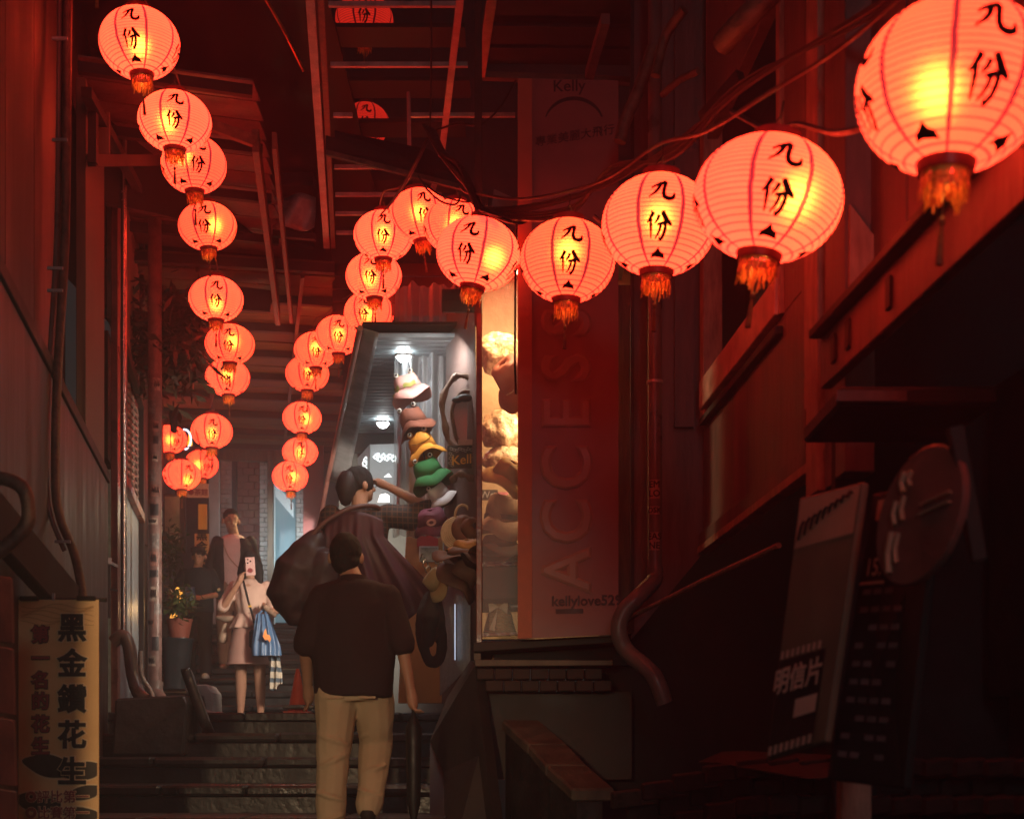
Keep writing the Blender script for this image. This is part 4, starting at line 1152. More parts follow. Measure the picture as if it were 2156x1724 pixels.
tag(remesh(hg, 'hanging_bag', mat('dark_cloth', (.035, .035, .035), (.02, .02, .02), rough=.8), None, .012, 4, .008, 12), 'dark slouchy cloth bag hanging in the shop entrance', 'bag')
o_ = MB()
for k in range(7):
    o_.tube(loop(890 + k * 6, 1175 + (k * 13) % 60, 5, 8, 9.15, 200 + k), .004, 5)
tag(o_.build('buckle_belts', mat('dull_steel', (.5, .48, .45), (.3, .28, .26), metal=.8, rough=.3), smooth=True), 'cluster of shiny belt buckles hanging by the khaki hat', 'belts')
# grey sheet behind the pole above the shop
tag(MB().poly([W(1018, 560, 9.2), W(1088, 560, 9.2), W(1088, 420, 9.2), W(1040, 398, 9.2)], (0, .02, 0)).build('grey_sheet', mat('grey_sheet', (.4, .38, .37), (.3, .28, .27))), 'pale grey sheet stretched behind the black post', 'sheet')
bk = MB().poly([W(700, 560, 13.3), W(1620, 560, 13.3), W(1620, -120, 13.3), W(640, -120, 13.3)], (0, .06, 0))
tag(bk.build('upper_facade', M_dark), 'dark upper house front behind the overhead lattice', 'house front')
ub2 = T('upper_valance', 'dark red lit boards above the shop opening', 'valance', W(900, 640, 10.6))
for k in range(4):
    MB().poly([W(700, 580 + k * 28, 13.2), W(1010, 580 + k * 28, 10.2), W(1010, 554 + k * 28, 10.2), W(700, 554 + k * 28, 13.2)], (0, .03, 0)).build('board', mat('valance_board', (.07, .03, .028), (.035, .018, .016)), ub2, bev=.004)

for k in range(2):
    MB().poly([W(930, 632 + k * 24, 9.22), W(1004, 632 + k * 24, 9.22), W(1004, 608 + k * 24, 9.22), W(930, 608 + k * 24, 9.22)], (0, .03, 0)).build('board', MATS['valance_board'], ub2, bev=.004)
# ------------------------------------------------------------------ far end of the lane
far = T('far_house', 'brick and glass house front closing the far end of the lane', 'house', W(540, 1330, 20.6))
MB().poly([W(200, 1400, 20.9), W(900, 1400, 20.9), W(900, 850, 20.9), W(200, 850, 20.9)], (0, .05, 0)).build('wall', M_dark, far)
M_lb = mat('pale_brick', (.5, .46, .42), (.34, .3, .27), rough=.7, scale=10)
M_rb = mat('red_brick', (.20, .07, .05), (.12, .045, .035), rough=.75, scale=10)
def bricks(x0, x1, y0, y1, dd_, m, bwid, bh):
    r = 0
    y = y0
    while y < y1:
        x = x0 - (bwid / 2 if r % 2 else 0)
        while x < x1 - 1:
            a_, b_ = max(x, x0), min(x + bwid - 1.2, x1)
            if b_ - a_ > 2:
                MB().poly([W(a_, y + bh - 1.3, dd_), W(b_, y + bh - 1.3, dd_), W(b_, y, dd_), W(a_, y, dd_)], (0, .08, 0)).build('brick', m, far)
            x += bwid
        y += bh
        r += 1
bricks(465, 489, 940, 1160, 20.6, M_lb, 24, 10)
bricks(547, 566, 940, 1330, 20.6, M_lb, 20, 10)
bricks(624, 641, 1000, 1320, 20.5, M_lb, 18, 10)
bricks(500, 546, 940, 1330, 20.7, M_rb, 24, 15)
MB().box(W(452, 1130, 20.4), (.14, .1, 2.9)).build('pilaster', M_cream, far)
MB().box(W(494, 1080, 20.4), (.06, .1, 2.2)).build('post', M_dark, far)
MB().box(W(570, 1130, 20.3), (.08, .1, 2.9)).build('post', M_wood, far)
M_teal = mat('teal_window', (.10, .16, .18), (.06, .10, .12), rough=.15, scale=3, emit=(.16, .30, .34), estr=.55)
fw = MB().poly([W(577, 1310, 20.55), W(622, 1310, 20.55), W(622, 1010, 20.55), W(577, 1010, 20.55)], (0, .03, 0)).build('window', M_teal, far)
MB().bar(W(577, 1000, 20.5), W(577, 1315, 20.5), .03, .04, up=(0, 1, 0)).build('frame', mat('white_frame2', (.6, .65, .65), (.5, .55, .55), emit=(.6, .75, .78), estr=.3), fw)
MB().poly([W(580, 1018, 20.5), W(618, 1060, 20.5), W(618, 1090, 20.5), W(580, 1045, 20.5)], (0, .01, 0)).build('panel', mat('white_frame2', (.6, .65, .65)), fw)
M_bl = mat('window_lamp', (1, 1, 1), emit=(.8, 1, 1), estr=5)
for x, y, r_ in ((600, 1222, .07), (591, 1250, .05), (608, 1228, .05)):
    MB().ball(W(x, y, 20.45), (r_, .03, r_ * .7)).build('lamp', M_bl, fw)
MB().poly([W(598, 1300, 20.48), W(614, 1300, 20.48), W(613, 1215, 20.48), W(603, 1195, 20.48)], (0, .01, 0)).build('poster', mat('grey_poster', (.5, .45, .43)), fw)
MB().box(W(660, 1100, 20.2), (.28, .1, 3.4)).build('red_lit_post', mat('red_lit_board', (.25, .06, .045), (.15, .04, .03)), far)  # red lantern light on this dark stretch put into the board colour
lamp('roof_warm_lamp', 'POINT', (-2.7, 16.2, E + 2.7), 15, (1, .74, .38), .15)
lamp('shop_front_lamp', 'SPOT', W(760, 1180, 11.2), 230, (1, .80, .62), .15, aim=W(500, 1260, 14), spot=1.9)
lamp('far_window_light', 'AREA', W(600, 1150, 20.0), 14, (.7, .92, 1), .8, aim=W(520, 1150, 22))
lamp('far_street_light', 'POINT', W(585, 1080, 18.6), 7, (.8, .95, 1), .2)
# signs at the far left
sg1 = T('white_sign', 'white sign with small red characters under the far left lanterns', 'sign', W(417, 1048, 17.5))
MB().box(W(417, 1033, 17.5), (.26, .03, .17)).build('board', mat('sign_white', (.7, .5, .36), (.6, .42, .3)), sg1)
put_text('●茶館', .085, W(417, 1037, 17.48), (1, 0, 0), (0, 0, 1), 'lettering', M_kred, sg1, bold=.002)
sg2 = T('yellow_sign', 'narrow yellow hanging sign with black characters at the far left', 'sign', W(425, 1335, 17))
MB().box(W(425, 1225, 17), (.17, .03, 1.15)).build('board', mat('sign_yellow', (.72, .52, .25), (.6, .42, .18)), sg2)
MB().box(W(427, 1088, 16.98), (.10, .03, .30)).build('top_panel', mat('sign_gold', (.6, .38, .06), (.45, .28, .04)), sg2)
for ch, y in zip('黑金鑽花生', (1128, 1152, 1176, 1200, 1224)):
    put_text(ch, .135, W(425, y, 16.975), (1, 0, 0), (0, 0, 1), 'lettering', M_kblk, sg2, bold=.003)
fp = T('framed_poster', 'large framed picture hanging by the left wall beyond the pole', 'picture', W(362, 1140, 17.5))
MB().poly([W(345, 1130, 17.4), W(386, 1168, 17.6), W(392, 1165, 17.6), (W(390, 1040, 17.6)), W(345, 1040, 17.4)], (0, .03, 0)).build('frame', M_dark, fp)
MB().poly([W(347, 1118, 17.37), W(378, 1145, 17.5), W(378, 1045, 17.5), W(347, 1045, 17.37)], (0, .01, 0)).build('print', mat('poster_print', (.35, .3, .2), (.12, .14, .08), scale=6, bump=0), fp)
ns = T('neon_sign', 'round neon sign with yellow letters and a white ring among far lanterns', 'neon sign', W(395, 945, 18.2))
MB().tube([W(388 + 14 * math.cos(a), 925 + 21 * math.sin(a), 18.2) for a in [-1.7 + 3.2 * j / 14 for j in range(15)]], .012, 6).build('ring', mat('neon_white', (1, 1, 1), emit=(.6, .85, 1), estr=2.5), ns)
put_text('F\nE\nN', .085, W(400, 925, 18.2), (1, 0, 0), (0, 0, 1), 'lettering', mat('neon_yellow', (1, .8, .1), emit=(1, .7, .05), estr=1.4), ns, line=.72, bold=.003)
MB().box(W(395, 925, 18.25), (.18, .03, .34)).build('backing', M_ink, ns)

# left far: wall continuing, warm lamp, plants
lw2 = T('left_far_wall', 'dim house wall beyond the pole on the left', 'wall', (LX(16.5), 16.5, E + .8))
MB().poly([(LX(13.15, -.1), 13.15, E + .3), (LX(20.5, -.1), 20.5, E + .3), (LX(20.5, -.1), 20.5, E + 4.4), (LX(13.15, -.1), 13.15, E + 4.4)], (-.08, 0, 0)).build('panel', M_dark, lw2)
yl = T('yellow_lamp', 'small glowing yellow lamp among the potted plants', 'lamp', W(370, 1330, 14.4))
MB().limb([W(374, 1240, 14.4), W(379, 1250, 14.4), W(378, 1265, 14.4)], [.02, .03, .02]).build('shade', mat('amber_glow', (1, .6, .2), emit=(1, .42, .06), estr=2.2), yl)
MB().limb([W(368, 1300, 14.4), W(370, 1330, 14.4)], [.05, .03]).build('body', mat('amber_glow2', (1, .6, .2), emit=(1, .45, .08), estr=1.0), yl)
lamp('yellow_lamp_bulb', 'POINT', W(372, 1285, 14.1), 5, (1, .55, .2), .05)

def leafclump(name, label, c, rad, n, size, m, seed, stem=None):
    random.seed(seed)
    t_ = T(name, label, 'plant', Vector(c) - Vector((0, 0, rad[2])))
    b = MB()
    for i in range(n):
        v = Vector((random.gauss(0, .5), random.gauss(0, .5), random.gauss(0, .5)))
        p_ = Vector(c) + Vector((v.x * rad[0], v.y * rad[1], v.z * rad[2]))
        dr = Vector((random.uniform(-1, 1), random.uniform(-1, 1), random.uniform(-1, .5))).normalized()
        sd = dr.cross(Vector((random.uniform(-1, 1), random.uniform(-1, 1), 1))).normalized()
        L_ = size * random.uniform(.6, 1.3)
        w_ = L_ * .16
        b.add([p_, p_ + dr * L_ * .5 + sd * w_, p_ + dr * L_, p_ + dr * L_ * .5 - sd * w_], [(0, 1, 2, 3)])
    b.build('foliage', m, t_, kind='stuff')
    b = MB()
    for i in range(6):
        e_ = Vector(c) + Vector((random.gauss(0, .4) * rad[0], random.gauss(0, .4) * rad[1], random.gauss(0, .5) * rad[2]))
        s0 = stem or (Vector(c) + Vector((0, 0, -rad[2])))
        b.tube(spline([s0, (s0 + e_) / 2 + Vector((random.uniform(-.1, .1) * rad[0], 0, .1)), e_], 4), .006, 5)
    b.build('stem', M_dark, t_)
    return t_
M_leaf = mat('leaf', (.05, .08, .03), (.02, .035, .015), rough=.45, scale=9, bump=0)
M_leafd = mat('dark_leaf', (.10, .07, .04), (.04, .035, .02), rough=.5, scale=9, bump=0)
leafclump('hanging_plant', 'dark drooping foliage hanging over the pole below the roof', W(345, 720, 12.3), (.30, .3, .42), 900, .16, M_leafd, 3, stem=W(330, 640, 12.3))
leafclump('climbing_plant', 'sparse reddish leaves left of the fourth lantern', W(385, 690, 12.6), (.22, .3, .32), 300, .2, M_leafd, 4, stem=W(350, 640, 12.5))
leafclump('tall_plant', 'dark bushy plant beside the navy shirted boy', W(358, 1160, 14.6), (.13, .2, .30), 260, .09, M_leaf, 5)
lp = leafclump('potted_shrub', 'leafy shrub in a reddish pot on the left steps', W(376, 1270, 13.2), (.15, .2, .14), 360, .075, mat('leaf2', (.09, .13, .04), (.03, .05, .02), rough=.4, bump=0), 6)
cpt = W(378, 1328, 13.3)
MB().rings([(cpt + Vector((0, 0, -.1)), .08, .08), (cpt + Vector((0, 0, .08)), .115, .115), (cpt + Vector((0, 0, .11)), .125, .125), (cpt + Vector((0, 0, .11)), .10, .10)], 18).build('pot', mat('terracotta', (.30, .09, .06), (.2, .06, .04), rough=.6), lp, smooth=True)
bn_ = T('dark_bin', 'tall dark blue bin under the potted shrub', 'bin', W(375, 1450, 13))
MB().rings([(W(370, 1450, 13), .10, .10), (W(374, 1352, 13), .14, .13), (W(374, 1348, 13), .15, .14), (W(374, 1344, 13), .15, .14)], 20).build('body', mat('bin_plastic', (.018, .024, .028), (.012, .016, .018), rough=.4), bn_, smooth=True)
# fern leaf in front of lantern
for fi, (a, b_, nlf) in enumerate(((W(400, 690, 11.0), W(432, 800, 11.2), 12), (W(395, 720, 11.0), W(470, 790, 11.2), 12), (W(412, 905, 12.2), W(424, 950, 12.2), 10))):
    fr = MB()
    fr.tube([a, b_], .004, 4)
    for k in range(nlf):
        pt = a.lerp(b_, (k + 1) / nlf)
        for sgn in (-1, 1):
            tip = pt + Vector((sgn * .035, 0, -.028))
            fr.add([pt, pt + Vector((0, 0, -.008)), tip], [(0, 1, 2)])
    tag(fr.build('fern_frond', M_leafd), ('upright dark fern frond in front of the left lanterns', 'slanting dark fern frond crossing a left lantern', 'short dark fern frond before the lantern by the neon sign')[fi], 'fern')
tag(MB().limb([W(365, 872, 15.5), W(366, 905, 15.5)], [.05, .035]).tube([W(365, 845, 15.5), W(365, 872, 15.5)], .01, 6).build('spot_lamp', M_ink), 'small unlit black spot lamp under the far roof', 'spot lamp')

# ------------------------------------------------------------------ lanterns
RL, HL = .21, .335
def strokes():
    J = [([(-.02, .78), (-.16, .35), (-.42, -.1), (-.92, -.5)], [.11, .12, .09, .03]),
         ([(-.78, .22), (-.45, .45), (-.1, .58), (.22, .74), (.32, .66), (.24, .3), (.18, -.2), (.3, -.52), (.6, -.62), (.92, -.5), (1.0, -.12)], [.05, .09, .10, .13, .15, .12, .12, .14, .15, .12, .03])]
    Fn = [([(-.52, .85), (-.68, .5), (-1.0, .1)], [.13, .10, .03]),
          ([(-.72, .38), (-.70, -.1), (-.74, -.85)], [.09, .09, .04]),
          ([(-.06, .62), (-.2, .3), (-.42, .05)], [.10, .08, .03]),
          ([(.16, .9), (.32, .6), (.55, .28), (.98, .0)], [.12, .15, .16, .05]),
          ([(-.2, -.02), (.1, .06), (.42, .08), (.46, -.3), (.34, -.7), (.1, -.92), (-.02, -.78)], [.06, .07, .10, .11, .10, .08, .02]),
          ([(.1, .02), (.02, -.35), (-.14, -.62), (-.36, -.88)], [.09, .08, .06, .02])]
    return J, Fn
def surf(az, z, off=.004):
    t_ = max(-1, min(1, z / (HL / 2 * 1.06)))
    r = RL * math.sqrt(max(0.02, 1 - t_ * t_)) + off
    return Vector((math.sin(az) * r, -math.cos(az) * r, z))
def lantern_meshes(variant):
    out = []
    sh_ = MB()
    rg = []
    nr = 22
    for j in range(nr * 2 + 1):
        z = -HL / 2 + HL * j / (nr * 2)
        v = surf(0, z, 0 if j % 2 == 0 else .003)
        r = -v.y
        rg.append(((0, 0, z), r, r))
    sh_.rings(rg, 48, cap=False)
    out.append(('paper_shade', sh_, M_paper))
    r0 = -surf(0, HL / 2).y
    out.append(('top_ring', MB().rings([((0, 0, HL / 2 - .004), r0 * .98, r0 * .98), ((0, 0, HL / 2 + .028), r0 * .95, r0 * .95), ((0, 0, HL / 2 + .028), r0 * .87, r0 * .87), ((0, 0, HL / 2 - .004), r0 * .87, r0 * .87)], 32, cap=False), M_ring))
    out.append(('bottom_ring', MB().rings([((0, 0, -HL / 2 + .003), r0 * .90, r0 * .90), ((0, 0, -HL / 2 - .022), r0 * .84, r0 * .84), ((0, 0, -HL / 2 - .022), r0 * .76, r0 * .76), ((0, 0, -HL / 2 + .003), r0 * .76, r0 * .76)], 32, cap=False), M_ring))
    fr_ = MB()
    random.seed(40 + variant)
    for k in range(64):
        a = 2 * PI * k / 64
        L_ = .055 + .03 * noise.noise(Vector((math.cos(a) * 1.5, math.sin(a) * 1.5, variant))) + random.uniform(-.012, .012)
        rr = r0 * .72
        p0 = Vector((math.sin(a) * rr, -math.cos(a) * rr, -HL / 2 - .02))
        p1 = p0 + Vector((random.uniform(-.006, .006), random.uniform(-.006, .006), -L_ * .6))
        p2 = p1 + Vector((random.uniform(-.006, .006), random.uniform(-.006, .006), -L_ * .4))
        sd = Vector((math.cos(a), math.sin(a), 0)) * .0038
        fr_.add([p0 - sd, p0 + sd, p1 + sd, p1 - sd, p2 + sd * .6, p2 - sd * .6], [(0, 1, 2, 3), (3, 2, 4, 5)])
    out.append(('fringe', fr_, M_gold))
    ts = MB().tube([(0, 0, HL / 2), (0, 0, -HL / 2 - .12)], .0016, 5)
    ts.ball((0, 0, -HL / 2 - .125), (.008, .008, .012), nu=8, nv=5)
    ts.tube([(0, 0, -HL / 2 - .13), (0, 0, -HL / 2 - .16), (0, 0, -HL / 2 - .22)], [.003, .0065, .009], 7)
    out.append(('tassel', ts, M_thread))
    J, Fn = strokes()
    for side in range(4):
        a0 = side * PI / 2
        for G, zc, sc in ((J, .048, .047), (Fn, -.068, .047)):
            lt = MB()
            for pts, ws in G:
                sp = spline([Vector((x, y, 0)) for x, y in pts], 5)
                n_ = len(sp)
                L_, R_ = [], []
                for i, p_ in enumerate(sp):
                    tg_ = (sp[min(i + 1, n_ - 1)] - sp[max(i - 1, 0)]).normalized()
                    f_ = i / (n_ - 1) * (len(ws) - 1)
                    k_ = min(int(f_), len(ws) - 2)
                    w_ = ws[k_] + (ws[k_ + 1] - ws[k_]) * (f_ - k_)
                    nn2 = Vector((-tg_.y, tg_.x, 0)) * (w_ * 1.15 + .02)
                    for s_, arr in ((1, L_), (-1, R_)):
                        qv = p_ + nn2 * s_
                        zq = zc + qv.y * sc
                        arr.append(surf(a0 + qv.x * sc / RL, zq, .0065))
                vs = []
                for a_, b_ in zip(L_, R_):
                    vs += [a_, b_]
                lt.add(vs, [(2 * i, 2 * i + 1, 2 * i + 3, 2 * i + 2) for i in range(n_ - 1)])
            out.append(('character', lt, M_ink))
    for side in range(4):
        a0 = side * PI / 2 + (0 if variant == 0 else PI / 4)
        zb = -HL / 2 + .004
        bt = MB()
        shp = [(-.030, .008), (-.012, .011), (.012, .009), (.030, .007), (.020, .019), (.008, .023), (.0, .034), (-.010, .024), (-.022, .018)]
        vs = [surf(a0 + x / .12, zb + y, .0052) for x, y in shp]
        bt.add([surf(a0, zb + .016, .0056)] + vs, [(0, i + 1, (i + 1) % len(vs) + 1) for i in range(len(vs))])
        out.append(('bat_print', bt, M_ink))
    hk = MB()
    for a in (0.5, 0.5 + PI):
        hk.tube([(math.sin(a) * r0 * .9, math.cos(a) * r0 * .9, HL / 2 + .02), (0, 0, HL / 2 + .085)], .0022, 5)
    hk.tube([(0, 0, HL / 2 + .08), (0, 0, HL / 2 + .13)], .003, 5)
    out.append(('hook', hk, M_cable))
    return out
protos = []
for v_ in (0, 1):
    pr = T('paper_lantern', 'x', 'lantern', (0, 0, 0), 'lit paper lanterns strung over the stairs')
    for nm, b, m in lantern_meshes(v_):
        o = b.build(nm, m, pr, smooth=(nm in ('paper_shade', 'top_ring', 'bottom_ring', 'tassel')))
    protos.append(pr)
used = [False, False]
# px, py, width, turn(deg), tilt(deg), variant, bulb offset (x,z), label
LN = [
 (294, 92, 168, -13, 4, 0, (0, .0), 'topmost lantern of the left string, hanging in the top left corner'),
 (368, 257, 148, 0, 0, 1, (-.03, .01), 'second lantern of the left string, overlapping the one below it'),
 (408, 347, 132, 8, 2, 1, (-.05, .05), 'third lantern of the left string, partly behind the second'),
 (437, 477, 120, -7, 3, 1, (.04, .01), 'fourth lantern of the left string, hanging alone before the roof'),
 (455, 630, 110, 0, 0, 1, (0, -.02), 'fifth lantern of the left string, in front of a half hidden one'),
 (522, 640, 80, -20, 3, 0, (0, 0), 'half hidden lantern under the dark valance board'),
 (484, 725, 102, -3, 0, 1, (.02, .02), 'sixth lantern of the left string, just above the fern fronds'),
 (479, 795, 90, -6, 3, 0, (0, .02), 'lantern behind the dark fern fronds in the left string'),
 (446, 908, 84, 2, 0, 0, (0, -.01), 'lantern in front of the far roof beam, beside the neon sign'),
 (424, 978, 70, 20, 2, 0, (-.03, 0), 'lantern above the white sign with red characters'),
 (383, 1000, 78, 22, 0, 0, (.05, -.03), 'lowest lantern of the far left cluster, beside the pole'),
 (358, 925, 70, 25, 0, 0, (0, 0), 'far lantern partly behind the pole, touching the neon ring'),
 (352, 965, 62, 15, 0, 1, (0, 0), 'small far lantern squeezed between the pole and its neighbours'),
 (2003, 185, 398, 23, -4, 1, (-.02, 0), 'largest and nearest lantern, cut by the top right corner'),
 (1617, 420, 303, 11, -9, 0, (.06, .02), 'second nearest lantern of the right string, tilted'),
 (1387, 475, 232, 2, -3, 0, (0, .02), 'lantern hanging just above the vertical drain pipe'),
 (1195, 550, 200, 4, -2, 0, (0, .03), 'lantern in front of the tall red shop banner'),
 (1007, 535, 172, -14, -10, 1, (.06, 0), 'tilted lantern hanging in front of the black shop post'),
 (957, 478, 130, 12, -5, 1, (0, .02), 'lantern squeezed behind the tilted one near the cable knot'),
 (882, 455, 125, 10, 8, 1, (0, .02), 'lantern below the dark sloping roof beam, with a lit top opening'),
 (807, 497, 124, 0, 0, 0, (0, .01), 'lantern at the bend of the right string, left of the cable knot'),
 (787, 582, 118, -7, 2, 1, (-.02, .0), 'lantern directly under the one at the bend of the string'),
 (777, 660, 106, -13, 0, 1, (-.01, 0), 'third lantern down from the bend of the right string'),
 (713, 706, 96, 0, 0, 1, (0, .01), 'lantern hanging near the upper tip of the awning cloth'),
 (665, 738, 90, 2, 0, 1, (0, .02), 'lantern tucked behind the one by the awning tip'),
 (647, 787, 88, 0, 0, 0, (.02, .02), 'lantern below the tucked one, against the plank roof'),
 (636, 880, 82, 0, 0, 0, (.03, 0), 'lantern at the end of the plank roof on the right string'),
 (632, 952, 74, 0, 0, 1, (0, 0), 'upper lantern of the far right cluster'),
 (611, 1003, 74, -3, 2, 0, (.03, 0), 'lower lantern of the far right cluster, above the teal window'),
 (597, 944, 48, 0, 0, 0, (0, 0), 'tiny far lantern peeking out upper left of the far right cluster'),
 (595, 968, 44, 0, 0, 1, (0, 0), 'tiny far lantern peeking out left of the far right cluster'),
 (667, 978, 42, 0, 0, 0, (0, .02), 'tiny bright far lantern right of the far right cluster'),
]
def put_lantern(px_, py_, wd_, turn, tilt, var, bulb, label, lit=True):
    d_ = 2 * RL * F / wd_
    c_ = W(px_, py_, d_)
    if not used[var]:
        used[var] = True
        o = protos[var]
        o.location = c_
        o['label'] = label
    else:
        o = dup(protos[var], c_, label)
    yaw = math.atan2(-c_.x, c_.y)      # face along the line to the lane's foot
    o.rotation_euler = (0, math.radians(-tilt), 0)
    o.rotation_euler = (Matrix.Rotation(math.radians(-tilt), 3, 'Y') @ Matrix.Rotation(yaw + math.radians(turn), 3, 'Z')).to_euler()
    kk = random.Random(px_)
    o.scale = (kk.uniform(.97, 1.03), kk.uniform(.97, 1.03), kk.uniform(.95, 1.05))
    for ch in o.children:
        if ch.name.startswith('paper_shade'):
            ch.color = (1, 1, 1, kk.uniform(.78, 1.18) if lit else .09)
    if lit:
        R = Matrix.Rotation(math.radians(-tilt), 3, 'Y')
        lamp('lantern_bulb', 'POINT', c_ + R @ Vector((bulb[0], 0, bulb[1])), BULB, (1, .55, .16), .03)
    return o
BULB = 2.2
LN.append((2714, -183, 2 * RL * F / 2.2, 10, 0, 0, (0, 0), 'lantern beyond the right edge of the picture, nearest to the camera'))  # added out of view so its glow reaches the posters and near wall
LN.append((204, -160, 191, 0, 0, 0, (0, 0), 'lantern above the top left corner with only its tassel end in view'))
for a in LN:
    put_lantern(*a)
# two lanterns of the upper string, seen through the lattice
put_lantern(767, 42, 118, 0, 0, 0, (0, 0), 'dim lantern seen through the roof lattice at the top', lit=False)
put_lantern(770, 262, 100, 0, 0, 1, (0, 0), 'dim lantern behind the lattice, above the sloping beam', lit=False)

# ------------------------------------------------------------------ cables
def cable(pts, r, label, m=M_cable, sag=0):
    return pipe(pts, r, m, label, 'cable', 'cable', n=6, sp=8)
def top(i):
    px_, py_, wd_ = LN[i][:3]
    d_ = 2 * RL * F / wd_
    return W(px_, py_ - wd_ * .5 - 14 * wd_ / 120, d_) + Vector((0, 0, .05))
for r_, seq, lb in ((.006, [0, 1, 2, 3, 4, 6, 7, 8, 9, 10], 'cable carrying the left string of lanterns'), (.007, [13, 14, 15, 16, 17, 18, 19, 20, 21, 22, 23, 24, 25, 26, 27, 28], 'cable carrying the right string of lanterns')):
    pts = []
    for a, b_ in zip(seq, seq[1:]):
        A, B = top(a), top(b_)
        pts += [A, (A + B) / 2 + Vector((0, 0, -.03))]
    pts.append(top(seq[-1]))
    cable(pts, r_, lb)
random.seed(11)
bd = T('cable_bundle', 'bundle of drooping cables swagged along the red lit wall', 'cables', W(1300, 400, 6.8))
for k in range(6):
    o_ = random.uniform(-10, 10)
    pts = [W(1010 + o_, 440 + o_, 7.1), W(1090, 436 + k * 5, 7.0), W(1200, 412 + k * 8 - o_, 6.6), W(1290, 385 - k * 7, 6.3), W(1420, 300 + k * 6, 5.9), W(1560, 190 - o_ * 2, 5.4), W(1800, 40 + o_ * 2, 4.6), W(1960, -60, 4.2)]
    MB().tube(spline(pts, 8), .007 + .003 * (k % 2), 6).build('cable', M_cable, bd, smooth=True)
for pts in ([W(1010, 436, 7.1), W(1040, 455, 7.1), W(1090, 470, 7.0), W(1125, 455, 7)], [W(1250, 455, 6.3), W(1275, 470, 6.3), W(1320, 455, 6.2)], [W(1540, 235, 5), W(1620, 275, 4.6), W(1680, 262, 4.3), W(1760, 280, 3.9), W(1850, 260, 3.6)]):
    MB().tube(spline(pts, 8), .009, 6).build('cable', M_cable, bd, smooth=True)
kn = T('cable_knot', 'dark knot of cables hanging down over the shop corner post', 'cables', W(990, 430, 7.6))
for k in range(9):
    a = random.uniform(-8, 8)
    pts = [W(905 + a * 2, 270 + a, 8.6), W(930 + a, 320, 8.2), W(968 + a, 345 + k * 4, 7.9), W(990 + a, 395, 7.5), W(1010 + a, 440, 7.3), W(1035 + a * 2, 480 + k * 2, 7.2)]
    MB().tube(spline(pts, 8), .011, 6).build('cable', M_cable, kn, smooth=True)
for pts in ([W(905, 285, 8.6), W(880, 340, 8.8), W(845, 400, 9.2), W(815, 440, 9.6)], [W(900, 290, 8.6), W(870, 350, 8.8), W(835, 410, 9.2), W(800, 455, 9.6)], [W(885, 380, 9), W(925, 410, 9), W(975, 425, 8.6), W(1000, 425, 8)], [W(880, 370, 9), W(900, 400, 9), W(930, 425, 8.8), W(960, 430, 8.6), W(970, 410, 8.6)], [W(1086, 170, 8.5), W(1050, 230, 8.5), W(1010, 262, 8.5), W(960, 262, 8.5), W(905, 280, 8.6)], [W(908, -20, 8.4), W(908, 140, 8.5), W(905, 285, 8.6)]):
    MB().tube(spline(pts, 8), .006, 6).build('cable', M_cable, kn, smooth=True)
t = T('upper_pipework', 'tangle of pipes and boards under the right eaves', 'pipes', W(1480, 150, 6))
for pts, r_ in (([W(1640, -30, 5.4), W(1560, 50, 5.5), W(1520, 95, 5.6)], .045), ([W(1440, 20, 6.3), W(1400, 80, 6.4), W(1380, 160, 6.4)], .022), ([W(1470, 150, 6.2), W(1430, 170, 6.3), W(1395, 200, 6.4)], .016), ([W(1375, 100, 6.8), W(1345, 190, 6.8), W(1318, 250, 6.8), W(1305, 300, 6.8)], .03)):
    MB().tube(spline(pts, 6), r_, 10).build('pipe', M_rust, t, smooth=True)
MB().bar(W(1560, 160, 5.8), W(1480, 250, 6.0), .04, .05).build('board', M_dark, t)

